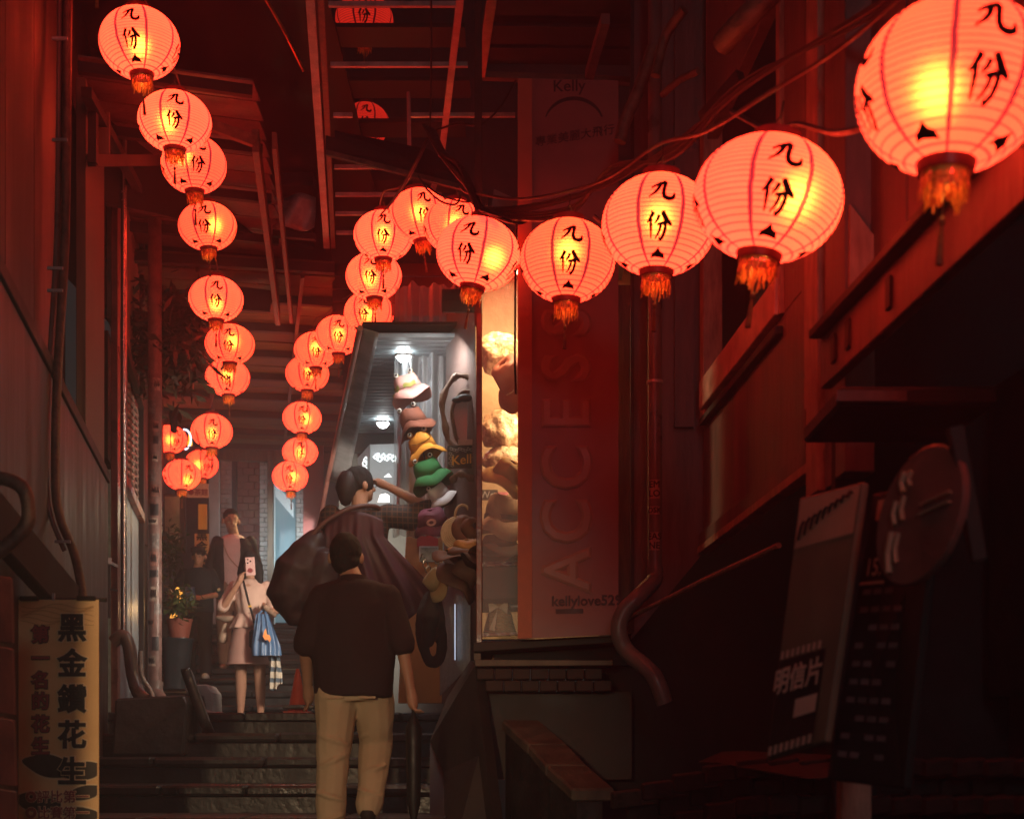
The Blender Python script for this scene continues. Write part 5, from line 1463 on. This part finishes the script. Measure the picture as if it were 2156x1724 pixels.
# ------------------------------------------------------------------ people
def person(c, H, yaw, label, J=None, skin=None, voxel=.009, hands=True):
    """one continuous body; returns the thing and a local->world map. local: x right, y back->front is +y facing, z up"""
    t_ = T('person', label, 'person', c)
    R = Matrix.Rotation(yaw, 3, 'Z')
    def w_(p): return Vector(c) + R @ (Vector(p) * H)
    j = dict(hipL=(-.052, 0, .515), hipR=(.052, 0, .515), kneeL=(-.058, .012, .285), kneeR=(.058, .012, .285), ankL=(-.06, -.01, .045), ankR=(.06, -.01, .045),
             shL=(-.105, 0, .805), shR=(.105, 0, .805), elL=(-.135, -.01, .63), elR=(.135, -.01, .63), wrL=(-.14, .03, .49), wrR=(.14, .03, .49),
             head=(0, .012, .932), neck=(0, -.005, .845), lean=0, hyaw=0, htilt=0)
    j.update(J or {})
    b = MB()
    b.rings([(w_((0, 0, z)), rx * H, ry * H, yaw) for z, rx, ry in ((.485, .07, .055), (.52, .092, .062), (.57, .085, .060), (.63, .072, .052), (.70, .082, .060), (.76, .095, .062), (.80, .098, .055), (.825, .06, .045), (.84, .034, .034))], 20)
    hd = Vector(j['head'])
    b.limb([w_((0, -.008, .80)), w_(j['neck']), w_(hd + Vector((0, -.012, -.03)))], [.036 * H, .031 * H, .033 * H])
    Rh = Matrix.Rotation(yaw + j['hyaw'], 3, 'Z') @ Matrix.Rotation(j['htilt'], 3, 'X')
    hc_ = w_(hd)
    def hw(p): return hc_ + Rh @ (Vector(p) * H)
    b.ball(hw((0, -.004, .008)), (.045 * H, .054 * H, .056 * H), Rh)
    b.ball(hw((0, .016, -.028)), (.034 * H, .036 * H, .038 * H), Rh)
    b.ball(hw((0, .034, -.048)), (.018 * H, .016 * H, .014 * H), Rh)
    b.limb([hw((0, .047, .006)), hw((0, .058, -.016))], [.006 * H, .009 * H])
    for s_ in (-1, 1):
        b.ball(hw((s_ * .050, -.004, -.010)), (.008 * H, .012 * H, .018 * H), Rh)
    for s_ in 'LR':
        b.limb([w_(j['sh' + s_]), w_(j['el' + s_])], [.031 * H, .024 * H])
        b.limb([w_(j['el' + s_]), w_(j['wr' + s_])], [.024 * H, .0155 * H])
        b.limb([w_(j['hip' + s_]), w_(j['knee' + s_])], [.056 * H, .034 * H])
        k_, a_ = Vector(j['knee' + s_]), Vector(j['ank' + s_])
        b.limb([w_(k_), w_(k_.lerp(a_, .35) + Vector((0, -.008, 0))), w_(a_)], [.034 * H, .033 * H, .020 * H])
        b.limb([w_(a_ + Vector((0, -.015, -.022))), w_(a_ + Vector((0, .05, -.030))), w_(a_ + Vector((0, .09, -.034)))], [.018 * H, .019 * H, .013 * H])
        # hand
        e_, wr = Vector(j['el' + s_]), Vector(j['wr' + s_])
        dr = (wr - e_).normalized()
        dr = Vector(j.get('hd' + s_, dr)).normalized()
        side = dr.cross(Vector((0, 1, 0)) if abs(dr.y) < .8 else Vector((0, 0, 1))).normalized()
        pa = dr.cross(side)
        b.limb([w_(wr), w_(wr + dr * .03), w_(wr + dr * .05)], [.016 * H, .019 * H, .017 * H])
        sg_ = 1 if s_ == 'L' else -1
        cl = j.get('curl' + s_, .5)
        for f_ in range(4):
            off = pa * ((f_ - 1.5) * .0105)
            L0 = (.042, .048, .045, .036)[f_]
            p0 = wr + dr * .052 + off
            p1 = p0 + dr * L0 * .5 + side * (-sg_) * L0 * .15 * cl
            p2 = p1 + (dr * (1 - cl) + side * (-sg_) * cl).normalized() * L0 * .45
            b.limb([w_(p0), w_(p1), w_(p2)], [.0058 * H, .0052 * H, .0042 * H], 8)
        p0 = wr + dr * .018 + pa * -.014
        b.limb([w_(p0), w_(p0 + dr * .018 + pa * -.014), w_(p0 + dr * .036 + pa * -.018)], [.0075 * H, .0065 * H, .005 * H], 8)
    sk = skin or mat('skin', (.46, .25, .165), (.38, .20, .13), rough=.5, scale=8, bump=.03)
    remesh(b, 'body', sk, t_, voxel * .75, 3)
    return t_, w_, hw, j, Rh
M_hair = mat('black_hair', (.018, .014, .013), (.008, .007, .007), rough=.85, scale=30, stretch=(1, 1, .3), bump=.4)
def face(t_, hw, H):
    for s_ in (-1, 1):
        MB().ball(hw((s_ * .018, .043, .004)), (.0065 * H, .004 * H, .0035 * H), nu=8, nv=5).build('eye', M_eyeB, t_, smooth=True)
        MB().bar(hw((s_ * .010, .050, .016)), hw((s_ * .028, .044, .018)), .003 * H, .002 * H).build('eyebrow', M_hair, t_)
    MB().bar(hw((-.012, .049, -.034)), hw((.012, .049, -.034)), .004 * H, .004 * H).build('mouth', mat('lips', (.35, .12, .10)), t_)

M_dshirt = mat('charcoal_cotton', (.035, .016, .018), (.022, .012, .014), rough=.9, scale=3, bump=.15, bscale=60)
M_khaki = mat('khaki_cotton', (.56, .43, .28), (.46, .34, .21), rough=.85, scale=4, bump=.2, bscale=50)

# 1. man climbing, seen from behind
def loc_feet(px_, d_, h): return Vector((WX(px_, d_), d_, E + h))
H1 = 1.63
c1 = loc_feet(745, 7.32, -.475)
j1 = dict(elL=(-.150, -.015, .64), wrL=(-.152, .05, .515), elR=(.155, -.035, .64), wrR=(.180, -.03, .50), curlR=.9,
          kneeL=(-.066, -.005, .285), ankL=(-.068, -.03, .045), kneeR=(.062, .10, .335), ankR=(.045, .01, .135), head=(-.028, .025, .925), hipR=(.055, .01, .515),
          shL=(-.106, -.005, .792), shR=(.108, -.005, .788))
p1, w_, hw, J_, Rh = person(c1, H1, 0, 'man in charcoal shirt and khaki trousers climbing the stairs, seen from behind', j1)
b = MB()
b.rings([(w_((x, y, z)), rx * H1, ry * H1) for z, rx, ry, x, y in ((.475, .125, .090, 0, 0), (.52, .128, .092, 0, 0), (.60, .134, .086, 0, 0), (.70, .131, .082, 0, 0), (.765, .122, .072, 0, -.005), (.80, .100, .062, 0, -.005), (.825, .085, .055, 0, -.005), (.842, .05, .045, 0, -.002))], 28)
for s_ in 'LR':
    b.limb([w_((0, -.005, .818)), w_(J_['sh' + s_] if False else Vector(J_['sh' + s_]) * .9 + Vector((0, 0, .078))), w_(Vector(J_['sh' + s_]) + Vector((0, 0, -.03))), w_(J_['el' + s_])], [.040 * H1, .040 * H1, .040 * H1, .041 * H1])
    b.limb([w_(J_['sh' + s_]), w_(J_['el' + s_])], [.040 * H1, .040 * H1])
remesh(b, 'shirt', M_dshirt, p1, .010, 5, .014, 5, (1.3, 1, .6))
b = MB().tube([w_((0, -.008, .83)), w_((0, -.006, .855))], [.046 * H1, .040 * H1], 20)
b.build('collar', M_dshirt, p1, smooth=True)
b = MB()
b.rings([(w_((0, 0, z)), rx * H1, ry * H1) for z, rx, ry in ((.46, .085, .07), (.50, .108, .078), (.54, .105, .072))], 24)
for s_ in 'LR':
    b.limb([w_(J_['hip' + s_]), w_(Vector(J_['hip' + s_]).lerp(Vector(J_['knee' + s_]), .5)), w_(J_['knee' + s_])], [.070 * H1, .064 * H1, .054 * H1])
    b.limb([w_(J_['knee' + s_]), w_(Vector(J_['knee' + s_]).lerp(Vector(J_['ank' + s_]), .5)), w_(J_['ank' + s_])], [.054 * H1, .049 * H1, .044 * H1])
for k, (s_, t_k, a_k) in enumerate((('L', .15, .3), ('L', .75, -.4), ('L', 1.05, .5), ('L', 1.5, -.3), ('R', .2, -.4), ('R', .8, .5), ('R', 1.0, -.2), ('R', 1.45, .4), ('L', 1.8, .3), ('R', 1.8, -.3))):
    hp, kn, an = (Vector(J_[q_ + s_]) for q_ in ('hip', 'knee', 'ank'))
    cc = hp.lerp(kn, t_k) if t_k < 1 else kn.lerp(an, t_k - 1)
    rr_ = (.068 - .012 * min(1, t_k) - .008 * max(0, t_k - 1))
    arc = [w_(cc + Vector((math.sin(g_) * rr_, -math.cos(g_) * rr_, a_k * .05 * math.sin(g_)))) for g_ in [-1.1 + .22 * q_ for q_ in range(11)]]
    b.tube(arc, [.002 * H1 + .0045 * H1 * math.sin(PI * q_ / 10) for q_ in range(11)], 6)
o = remesh(b, 'trousers', M_khaki, p1, .0085, 3, .010, 5, (1.2, 1.2, 1.0))
for sx_ in (-.05, .05):
    MB().poly([w_((sx_ + x_, -.0785, z_)) for x_, z_ in ((-.026, .475), (.026, .475), (.026, .468), (-.026, .468))], (0, -.004, 0)).build('pocket_flap', M_khaki, p1)
b = MB().ball(hw((0, -.008, .010)), (.052 * H1, .064 * H1, .064 * H1), Rh).ball(hw((0, -.030, -.022)), (.044 * H1, .038 * H1, .044 * H1), Rh)
remesh(b, 'hair', M_hair, p1, .008, 2, .004, 40)
for s_ in 'LR':
    a_ = Vector(J_['ank' + s_])
    MB().limb([w_(a_ + Vector((0, -.02, -.026))), w_(a_ + Vector((0, .09, -.028)))], [.026 * H1, .022 * H1]).build('shoe', M_dark, p1, smooth=True)
um = T('umbrella', 'folded black umbrella in the right hand of the climbing man', 'umbrella', w_((.19, -.01, .22)))
hnd = w_((.19, -.02, .45))
MB().tube([hnd + Vector((0, 0, -.62)), hnd + Vector((0, 0, -.50)), hnd + Vector((0, 0, -.12)), hnd + Vector((0, 0, -.05))], [.008, .035, .042, .012], 10).build('canopy', mat('umbrella_black', (.012, .014, .016), (.008, .009, .01), rough=.5), um, smooth=True)
MB().tube([hnd + Vector((0, 0, -.05)), hnd + Vector((0, 0, .05))], .011, 8).build('handle', M_black, um, smooth=True)
MB().tube([hnd + Vector((0, 0, -.70)), hnd + Vector((0, 0, -.60))], .004, 6).build('ferrule', M_metal, um)

# 2. person photographing, right arm raised
H2 = 1.78
c2 = loc_feet(757, 9.7, .31)
c2.z = E + .20
j2 = dict(shL=(-.11, 0, .805), shR=(.105, 0, .805), elR=(.27, .05, .84), wrR=(.10, .10, .935), hdR=(-.6, .3, .3), curlR=.7, elL=(-.15, .07, .70), wrL=(-.03, .16, .80), head=(.0, .02, .925), hyaw=-1.0, htilt=.05)
p2, w_, hw, J_, Rh = person(c2, H2, 0, 'person with glasses and one arm raised, in a plaid shirt under a maroon cape', j2)
b = MB()
b.rings([(w_((0, 0, z)), rx * H2, ry * H2) for z, rx, ry in ((.56, .10, .07), (.66, .10, .07), (.76, .115, .068), (.805, .11, .06), (.84, .05, .045))], 24)
b.limb([w_(J_['shR']), w_((.19, .03, .80)), w_(J_['elR'])], [.045 * H2, .052 * H2, .040 * H2])
b.limb([w_(J_['shL']), w_(J_['elL'])], [.042 * H2, .040 * H2])
M_plaid = mat('plaid_shirt', (.03, .035, .04), (.012, .015, .018), rough=.85, scale=20, bump=.2)
# woven check in the cloth colour
n = M_plaid.node_tree
wv1 = n.nodes.new('ShaderNodeTexWave'); wv1.inputs['Scale'].default_value = 9; wv1.bands_direction = 'X'
wv2 = n.nodes.new('ShaderNodeTexWave'); wv2.inputs['Scale'].default_value = 9; wv2.bands_direction = 'Z'
mx = n.nodes.new('ShaderNodeMath'); mx.operation = 'MAXIMUM'
pw = n.nodes.new('ShaderNodeMath'); pw.operation = 'POWER'; pw.inputs[1].default_value = 14
tcn = n.nodes.new('ShaderNodeTexCoord')
for wn in (wv1, wv2):
    n.links.new(tcn.outputs['Object'], wn.inputs['Vector'])
n.links.new(wv1.outputs['Fac'], mx.inputs[0]); n.links.new(wv2.outputs['Fac'], mx.inputs[1]); n.links.new(mx.outputs[0], pw.inputs[0])
mc = n.nodes.new('ShaderNodeMixRGB'); n.links.new(pw.outputs[0], mc.inputs[0])
mc.inputs[1].default_value = (.02, .023, .028, 1); mc.inputs[2].default_value = (.16, .08, .05, 1)
n.links.new(mc.outputs[0], n.nodes['Principled BSDF'].inputs['Base Color'])
remesh(b, 'shirt', M_plaid, p2, .011, 4, .008, 8)
# wide cape: flared rings with folds, swung out to the right
M_maroon = mat('maroon_cloth', (.075, .014, .024), (.04, .009, .015), rough=.6, scale=4, bump=.15)
def cape(u, v):
    a = PI * (1.06 + .88 * u) if True else 0       # around the back
    fold = 1 + .10 * math.sin(u * 26 + v * 2) * v
    lx = -1.0 + 2.0 * u
    left, right = -.12 - .05 * v, .095 + .03 * v + .24 * max(0, v - .22)
    x = left + (right - left) * u
    y = -.07 - .035 * math.sin(PI * u) * (.6 + .4 * v) - .022 * math.sin(u * 23 + v * 3) * v - .012 * math.sin(u * 47) * v
    z = .805 - .47 * v + .16 * max(0, u - .6) / .4 * v - .03 * (2 * u - 1) ** 2 * (1 - v)
    return w_((x, y, z))
MB().grid(cape, 70, 30).build('cape', M_maroon, p2, smooth=True, solid=.006)
b = MB().ball(hw((0, -.008, .012)), (.052 * H2, .062 * H2, .062 * H2), Rh).ball(hw((.004, -.05, -.01)), (.040 * H2, .035 * H2, .045 * H2), Rh).ball(hw((0, -.02, -.045)), (.03 * H2, .025 * H2, .03 * H2), Rh)
remesh(b, 'hair', M_hair, p2, .009, 2, .006, 30)
MB().limb([w_((-.045, -.02, .94)), w_((-.05, -.03, .90)), w_((-.05, -.03, .86))], [.035 * H2, .04 * H2, .025 * H2]).build('hair_tail', mat('dark_red_hair', (.02, .010, .010), (.012, .007, .007), rough=.6), p2, smooth=True)
gls = MB()
for s_ in (-1, 1):
    gls.tube([hw((s_ * .022 + .016 * math.cos(a), .052, .003 + .014 * math.sin(a))) for a in [2 * PI * k / 16 for k in range(17)]], .0022, 5)
    gls.tube([hw((s_ * .038, .05, .006)), hw((s_ * .048, .0, .004))], .0022, 5)
gls.build('glasses', M_dark, p2)
b = MB()
b.rings([(w_((0, 0, z)), rx * H2, ry * H2) for z, rx, ry in ((.45, .09, .07), (.50, .105, .075), (.58, .10, .07))], 24)
for s_ in 'LR':
    b.limb([w_(J_['hip' + s_]), w_(J_['knee' + s_]), w_(J_['ank' + s_])], [.062 * H2, .048 * H2, .036 * H2])
remesh(b, 'trousers', mat('dark_trousers', (.03, .03, .035), (.02, .02, .024), rough=.8), p2, .012, 4, .008, 7)
# shoulder bag with strap
bg_ = T('shoulder_bag', 'large slouching dark maroon bag slung on the left of the caped person', 'bag', w_((-.23, -.10, .42)))
b = MB().limb([w_((-.16, -.10, .70)), w_((-.22, -.12, .58)), w_((-.255, -.12, .48)), w_((-.23, -.12, .42))], [.045 * H2, .085 * H2, .085 * H2, .05 * H2], 16)
b.limb([w_((-.12, -.12, .60)), w_((-.16, -.12, .47))], [.06 * H2, .07 * H2])
remesh(b, 'sack', mat('dark_maroon', (.035, .012, .014), (.02, .008, .010), rough=.6), bg_, .014, 5, .02, 6)
MB().tube(spline([w_((-.20, -.145, .66)), w_((-.12, -.125, .755)), w_((-.02, -.10, .815)), w_((.06, -.05, .832)), w_((.09, .0, .815))]), .016, 8).build('strap', mat('brown_strap', (.09, .035, .028), (.09, .035, .03), rough=.5), bg_, smooth=True)

# 3. woman taking a picture with her phone
H3 = 1.55
c3 = loc_feet(527, 13.05, .31)
j3 = dict(elR=(-.01, 0, 0))
j3 = dict(shL=(-.098, 0, .80), shR=(.098, 0, .80), elR=(.155, .06, .66), wrR=(.05, .12, .80), hdR=(-.45, .1, .9), curlR=.6, elL=(-.155, .0, .655), wrL=(-.115, .10, .635), hdL=(.3, .8, .4), curlL=.95,
          kneeL=(-.056, .0, .285), kneeR=(.056, .0, .285))
j3['head'] = (0, .012, .935)
p3, w_, hw, J_, Rh = person(c3, H3, PI, 'woman in a cream blouse and skirt holding a phone in front of her face', {k_: v for k_, v in j3.items()})
# mirrored so that the raised arm is on the picture's left
M_cream2 = mat('cream_knit', (.66, .48, .40), (.56, .39, .32), rough=.85, scale=5, bump=.1)
b = MB()
b.rings([(w_((0, 0, z)), rx * H3, ry * H3) for z, rx, ry in ((.555, .095, .075), (.60, .082, .062), (.63, .076, .058), (.70, .092, .070), (.755, .100, .072), (.80, .098, .056), (.825, .065, .05), (.84, .045, .042))], 24)
for s_ in 'LR':
    b.limb([w_(J_['sh' + s_]), w_(Vector(J_['sh' + s_]).lerp(Vector(J_['el' + s_]), .9))], [.034 * H3, .038 * H3])
remesh(b, 'blouse', M_cream2, p3, .010, 4, .006, 9)
def pep(u, v):
    a = 2 * PI * u
    r = 1 + .12 * math.sin(a * 9) * v
    return w_((math.cos(a) * (.078 + .035 * v) * r, math.sin(a) * (.060 + .032 * v) * r, .635 - .085 * v))
MB().grid(pep, 72, 6).build('peplum', M_cream2, p3, smooth=True, solid=.004)
MB().rings([(w_((0, 0, z)), rx * H3, ry * H3) for z, rx, ry in ((.335, .142, .115), (.40, .130, .105), (.50, .110, .09), (.58, .088, .068), (.60, .084, .064))], 40).build('skirt', mat('rose_skirt', (.50, .31, .26), (.43, .26, .22), rough=.8, scale=5, bump=.1), p3, smooth=True)
b = MB().ball(hw((0, -.008, .014)), (.053 * H3, .060 * H3, .060 * H3), Rh)
b.limb([hw((-.040, -.01, .0)), hw((-.056, -.005, -.06)), hw((-.058, .0, -.13))], [.026 * H3, .026 * H3, .02 * H3])
b.limb([hw((.040, -.01, .0)), hw((.052, -.005, -.06)), hw((.05, .0, -.10))], [.026 * H3, .026 * H3, .02 * H3])
b.limb([hw((0, -.035, .0)), hw((0, -.04, -.11))], [.045 * H3, .045 * H3])
remesh(b, 'hair', M_hair, p3, .008, 3, .004, 20)
face(p3, hw, H3)
for s_ in 'LR':
    a_ = Vector(J_['ank' + s_])
    MB().limb([w_(a_ + Vector((0, -.02, -.026))), w_(a_ + Vector((0, .09, -.028)))], [.024 * H3, .020 * H3]).build('shoe', M_cream2, p3, smooth=True)
ph_ = T('phone', 'pale phone with camera lenses held before the woman\'s face', 'phone', W(527, 1212, 12.83))
pc_ = W(527, 1192, 12.83)
MB().box(pc_, (.085, .009, .165), M=Matrix.Rotation(-.06, 3, 'Y')).build('case', mat('phone_rose', (.75, .52, .48), (.65, .42, .4), rough=.2), ph_, bev=.004)
for dx, dz in ((-.022, .06), (-.022, .03), (.002, .045)):
    MB().ball(pc_ + Vector((dx, -.006, dz)), (.008, .004, .008), nu=10, nv=5).build('lens', M_eyeB, ph_, smooth=True)
MB().poly([pc_ + Vector((x * .03, -.006, z * .03 - .035)) for x, z in ((-.9, -.3), (-.5, .5), (0, .7), (.6, .4), (.9, -.2), (.3, -.8), (-.4, -.7))], (0, .0008, 0)).build('sticker', M_kred, ph_)
# bags
cs = T('crossbody_bag', 'small black crossbody bag on a thin strap worn by the woman', 'bag', W(538, 1325, 12.85))
MB().tube(spline([W(512, 1222, 12.9), W(522, 1262, 12.84), W(533, 1300, 12.84), W(540, 1330, 12.84)]), .010, 8).build('strap', M_black, cs, smooth=True)
MB().box(W(540, 1345, 12.84), (.13, .06, .17)).build('pouch', M_black, cs, bev=.02)
MB().box(W(526, 1276, 12.82), (.03, .012, .015)).build('buckle', M_gold, cs)
sb_ = T('shopping_bag', 'blue plastic shopping bag with an orange print held by the woman', 'bag', W(558, 1385, 12.75))
def bagf(u, v):
    w0 = .055 + .075 * min(1, v * 1.3)
    x = (u - .5) * 2 * w0
    return W(552 + 10 * v, 1292 + 88 * v, 12.75) + Vector((x, -.05 * math.sin(PI * u) * v + .012 * math.sin(u * 22 + v * 3), 0))
M_blue = mat('blue_plastic', (.10, .20, .36), (.06, .13, .26), rough=.35, scale=6, bump=.5)
MB().grid(bagf, 30, 16).build('front', M_blue, sb_, smooth=True)
MB().grid(lambda u, v: bagf(u, v) + Vector((0, .02 + .11 * math.sin(PI * u) * v, 0)), 30, 16).build('back', M_blue, sb_, smooth=True)
for sx_ in (-.035, .035):
    MB().tube([W(552, 1293, 12.75) + Vector((sx_, 0, 0)), W(556, 1282, 12.78)], .01, 6).build('handle', M_blue, sb_, smooth=True)
bp = W(562, 1338, 12.66)
MB().poly([bp + Vector((x * .04, 0, z * .065)) for x, z in ((-.9, -.1), (-.5, .8), (-.2, 1), (0, .2), (.6, .1), (.95, -.4), (.6, -.9), (.1, -.5), (-.4, -.6))], (0, -.004, 0)).build('print', mat('orange_print', (.9, .36, .12), (.8, .3, .08), bump=0), sb_)
jk = MB().grid(lambda u, v: W(564 + 24 * u + 4 * v, 1365 + 82 * v + 8 * math.sin(u * 5), 12.8) + Vector((0, .03 * math.sin(u * 12 + v * 4), 0)), 16, 20)
M_strp = mat('striped_knit', (.60, .55, .48), (.5, .45, .4), rough=.8)
n = M_strp.node_tree
wv1 = n.nodes.new('ShaderNodeTexWave'); wv1.inputs['Scale'].default_value = 3.2; wv1.bands_direction = 'Z'; wv1.inputs['Distortion'].default_value = 2
tcn = n.nodes.new('ShaderNodeTexCoord'); n.links.new(tcn.outputs['Object'], wv1.inputs['Vector'])
mc = n.nodes.new('ShaderNodeValToRGB'); n.links.new(wv1.outputs['Fac'], mc.inputs[0])
mc.color_ramp.interpolation = 'CONSTANT'
mc.color_ramp.elements[0].color = (.10, .14, .18, 1); mc.color_ramp.elements[1].position = .35; mc.color_ramp.elements[1].color = (.6, .55, .46, 1)
n.links.new(mc.outputs[0], n.nodes['Principled BSDF'].inputs['Base Color'])
tag(jk.build('striped_cardigan', M_strp, smooth=True, solid=.012), 'striped cream and blue cardigan hanging below the blue shopping bag', 'cardigan')
tag(MB().limb([W(578, 1295, 12.9), W(566, 1285, 12.78), W(560, 1278, 12.74)], [.02, .022, .03]).build('paper_cup', mat('cup_brown', (.45, .3, .22)), smooth=True), 'small brown cup held in the woman\'s lowered hand', 'cup')
tag(MB().limb([W(458, 1300, 13.2), W(478, 1303, 13.15), W(492, 1302, 13.1)], [.02, .035, .03]).limb([W(475, 1318, 13.15), W(470, 1345, 13.15)], [.03, .045]).build('tied_sleeves', mat('beige_cloth', (.55, .42, .32), (.42, .3, .22)), smooth=True), 'beige jacket sleeves tied at the woman\'s waist', 'jacket')

# 4. boy in navy
H4 = 1.40
c4 = loc_feet(416, 15.0, .80)
j4 = dict(elL=(-.165, .03, .64), wrL=(-.03, .14, .60), hdL=(.9, .3, 0), elR=(.165, .03, .64), wrR=(.06, .14, .585), hdR=(-.9, .3, .1), head=(-.012, .02, .925), htilt=-.3, hyaw=-.25)
p4, w_, hw, J_, Rh = person(c4, H4, PI + .15, 'boy in a navy shirt looking down at his hands on the left steps', j4)
M_navy = mat('navy_cotton', (.015, .03, .04), (.01, .02, .028), rough=.8)
b = MB()
b.rings([(w_((0, 0, z)), rx * H4, ry * H4) for z, rx, ry in ((.50, .12, .085), (.60, .12, .08), (.70, .12, .078), (.77, .125, .07), (.805, .11, .06), (.84, .05, .045))], 24)
for s_ in 'LR':
    b.limb([w_(J_['sh' + s_]), w_(J_['el' + s_])], [.036 * H4, .042 * H4])
remesh(b, 'shirt', M_navy, p4, .010, 4, .008, 8)
MB().ball(w_((-.16, .07, .67)), .018, nu=8, nv=6).build('patch', mat('patch_yellow', (.7, .65, .4)), p4)
b = MB().rings([(w_((0, 0, z)), rx * H4, ry * H4) for z, rx, ry in ((.46, .09, .07), (.52, .105, .075))], 20)
for s_ in 'LR':
    b.limb([w_(J_['hip' + s_]), w_(J_['knee' + s_]), w_(J_['ank' + s_])], [.064 * H4, .052 * H4, .045 * H4])
remesh(b, 'trousers', mat('black_trousers', (.015, .016, .02), (.01, .011, .013), rough=.8), p4, .010, 4, .008, 7)
b = MB().ball(hw((0, -.010, .022)), (.052 * H4, .058 * H4, .055 * H4), Rh).limb([hw((-.02, .03, .05)), hw((.03, .03, .055))], [.022 * H4, .022 * H4])
remesh(b, 'hair', M_hair, p4, .008, 2, .006, 30)
face(p4, hw, H4)
for s_ in 'LR':
    a_ = Vector(J_['ank' + s_])
    MB().limb([w_(a_ + Vector((0, -.02, -.024))), w_(a_ + Vector((0, .095, -.026)))], [.030 * H4, .026 * H4]).build('shoe', mat('white_shoe', (.7, .66, .62), (.5, .46, .43)), p4, smooth=True)
tag(MB().grid(lambda u, v: W(382 + 26 * u + 4 * v, 1235 + 45 * v, 14.72) + Vector((0, .02 * math.sin(u * 14), 0)), 12, 8).build('blue_bag', M_blue, smooth=True, solid=.01), 'small blue bag hanging from the boy\'s hands', 'bag')

# 5. man in dark open jacket
H5 = 1.80
c5 = loc_feet(492, 16.05, .97)
j5 = dict(head=(.012, .02, .93), htilt=-.18, hyaw=.35, elR=(.15, .0, .635), wrR=(.165, .03, .49), elL=(-.15, .0, .635), wrL=(-.155, .05, .50))
p5, w_, hw, J_, Rh = person(c5, H5, PI, 'young man with glasses in a black open jacket over a white shirt, looking down', j5)
b = MB().rings([(w_((0, 0, z)), rx * H5, ry * H5) for z, rx, ry in ((.50, .092, .072), (.60, .085, .068), (.70, .092, .072), (.77, .10, .068), (.81, .09, .058), (.84, .045, .042))], 24)
remesh(b, 'tee_shirt', mat('white_tee', (.80, .68, .66), (.7, .58, .56), rough=.8), p5, .011, 3, .006, 8)
b = MB()
for s_, sg_ in (('L', -1), ('R', 1)):
    b.rings([(w_((sg_ * cx, cy, z)), rx * H5, ry * H5) for z, cx, cy, rx, ry in ((.49, .078, -.01, .052, .085), (.60, .075, -.01, .050, .082), (.70, .078, -.008, .050, .082), (.77, .078, -.005, .048, .075), (.815, .062, -.005, .040, .055))], 20)
    b.limb([w_(J_['sh' + s_]), w_(Vector(J_['sh' + s_]).lerp(Vector(J_['el' + s_]), 1.0))], [.034 * H5, .037 * H5])
b.rings([(w_((0, -.045, z)), rx * H5, ry * H5) for z, rx, ry in ((.49, .10, .05), (.70, .10, .045), (.80, .09, .03))], 20)
remesh(b, 'jacket', mat('black_jacket', (.02, .02, .024), (.013, .013, .016), rough=.8), p5, .011, 3, .008, 7)
b = MB().rings([(w_((0, 0, z)), rx * H5, ry * H5) for z, rx, ry in ((.46, .085, .068), (.52, .098, .073), (.545, .092, .07))], 20)
for s_ in 'LR':
    b.limb([w_(J_['hip' + s_]), w_(J_['knee' + s_]), w_(J_['ank' + s_])], [.062 * H5, .048 * H5, .038 * H5])
remesh(b, 'trousers', mat('tan_trousers', (.32, .20, .13), (.25, .15, .1), rough=.8), p5, .011, 3, .008, 7)
b = MB().ball(hw((0, -.012, .022)), (.050 * H5, .056 * H5, .052 * H5), Rh)
remesh(b, 'hair', M_hair, p5, .008, 2, .004, 30)
face(p5, hw, H5)
gls = MB()
for s_ in (-1, 1):
    gls.tube([hw((s_ * .019 + .014 * math.cos(a), .054, .002 + .012 * math.sin(a))) for a in [2 * PI * k / 16 for k in range(17)]], .0018, 5)
gls.build('glasses', M_dark, p5)
MB().tube(spline([w_((.06, .05, .80)), w_((.02, .078, .70)), w_((-.05, .075, .62))]), .005, 6).build('strap', M_tan, p5)

# traffic cone
cn = T('traffic_cone', 'orange red traffic cone on the landing left of the climbing man', 'traffic cone', W(627, 1505, 11))
c_ = W(627, 1506, 11); c_.z = E + .31
MB().rings([(c_ + Vector((0, 0, .03)), .078, .078), (c_ + Vector((0, 0, .33)), .02, .02), (c_ + Vector((0, 0, .36)), .012, .012)], 24).build('cone', mat('cone_orange', (.62, .09, .035), (.5, .06, .025), rough=.4), cn, smooth=True)
MB().box(c_ + Vector((0, 0, .015)), (.2, .2, .03)).build('base', mat('cone_orange', (.62, .09, .035)), cn, bev=.006)
tag(MB().box(W(632, 1488, 10.7), (.24, .2, .03)).build('paving_brick', M_stone2, bev=.006), 'loose flat stone on the landing before the cone', 'stone')


# ------------------------------------------------------------------ smoky night air in the lane
hz = MB().box((-1, 8, 5.0), (16, 34, 12.4))
hm = bpy.data.materials.new('haze'); hm.use_nodes = True
n = hm.node_tree; n.nodes.clear()
ho = n.nodes.new('ShaderNodeOutputMaterial'); pv = n.nodes.new('ShaderNodeVolumePrincipled')
pv.inputs['Color'].default_value = (.85, .9, 1, 1)
pv.inputs['Density'].default_value = .017
pv.inputs['Anisotropy'].default_value = .3
n.links.new(pv.outputs[0], ho.inputs['Volume'])
hz.build('haze', hm, kind='stuff')
S.cycles.volume_bounces = 0
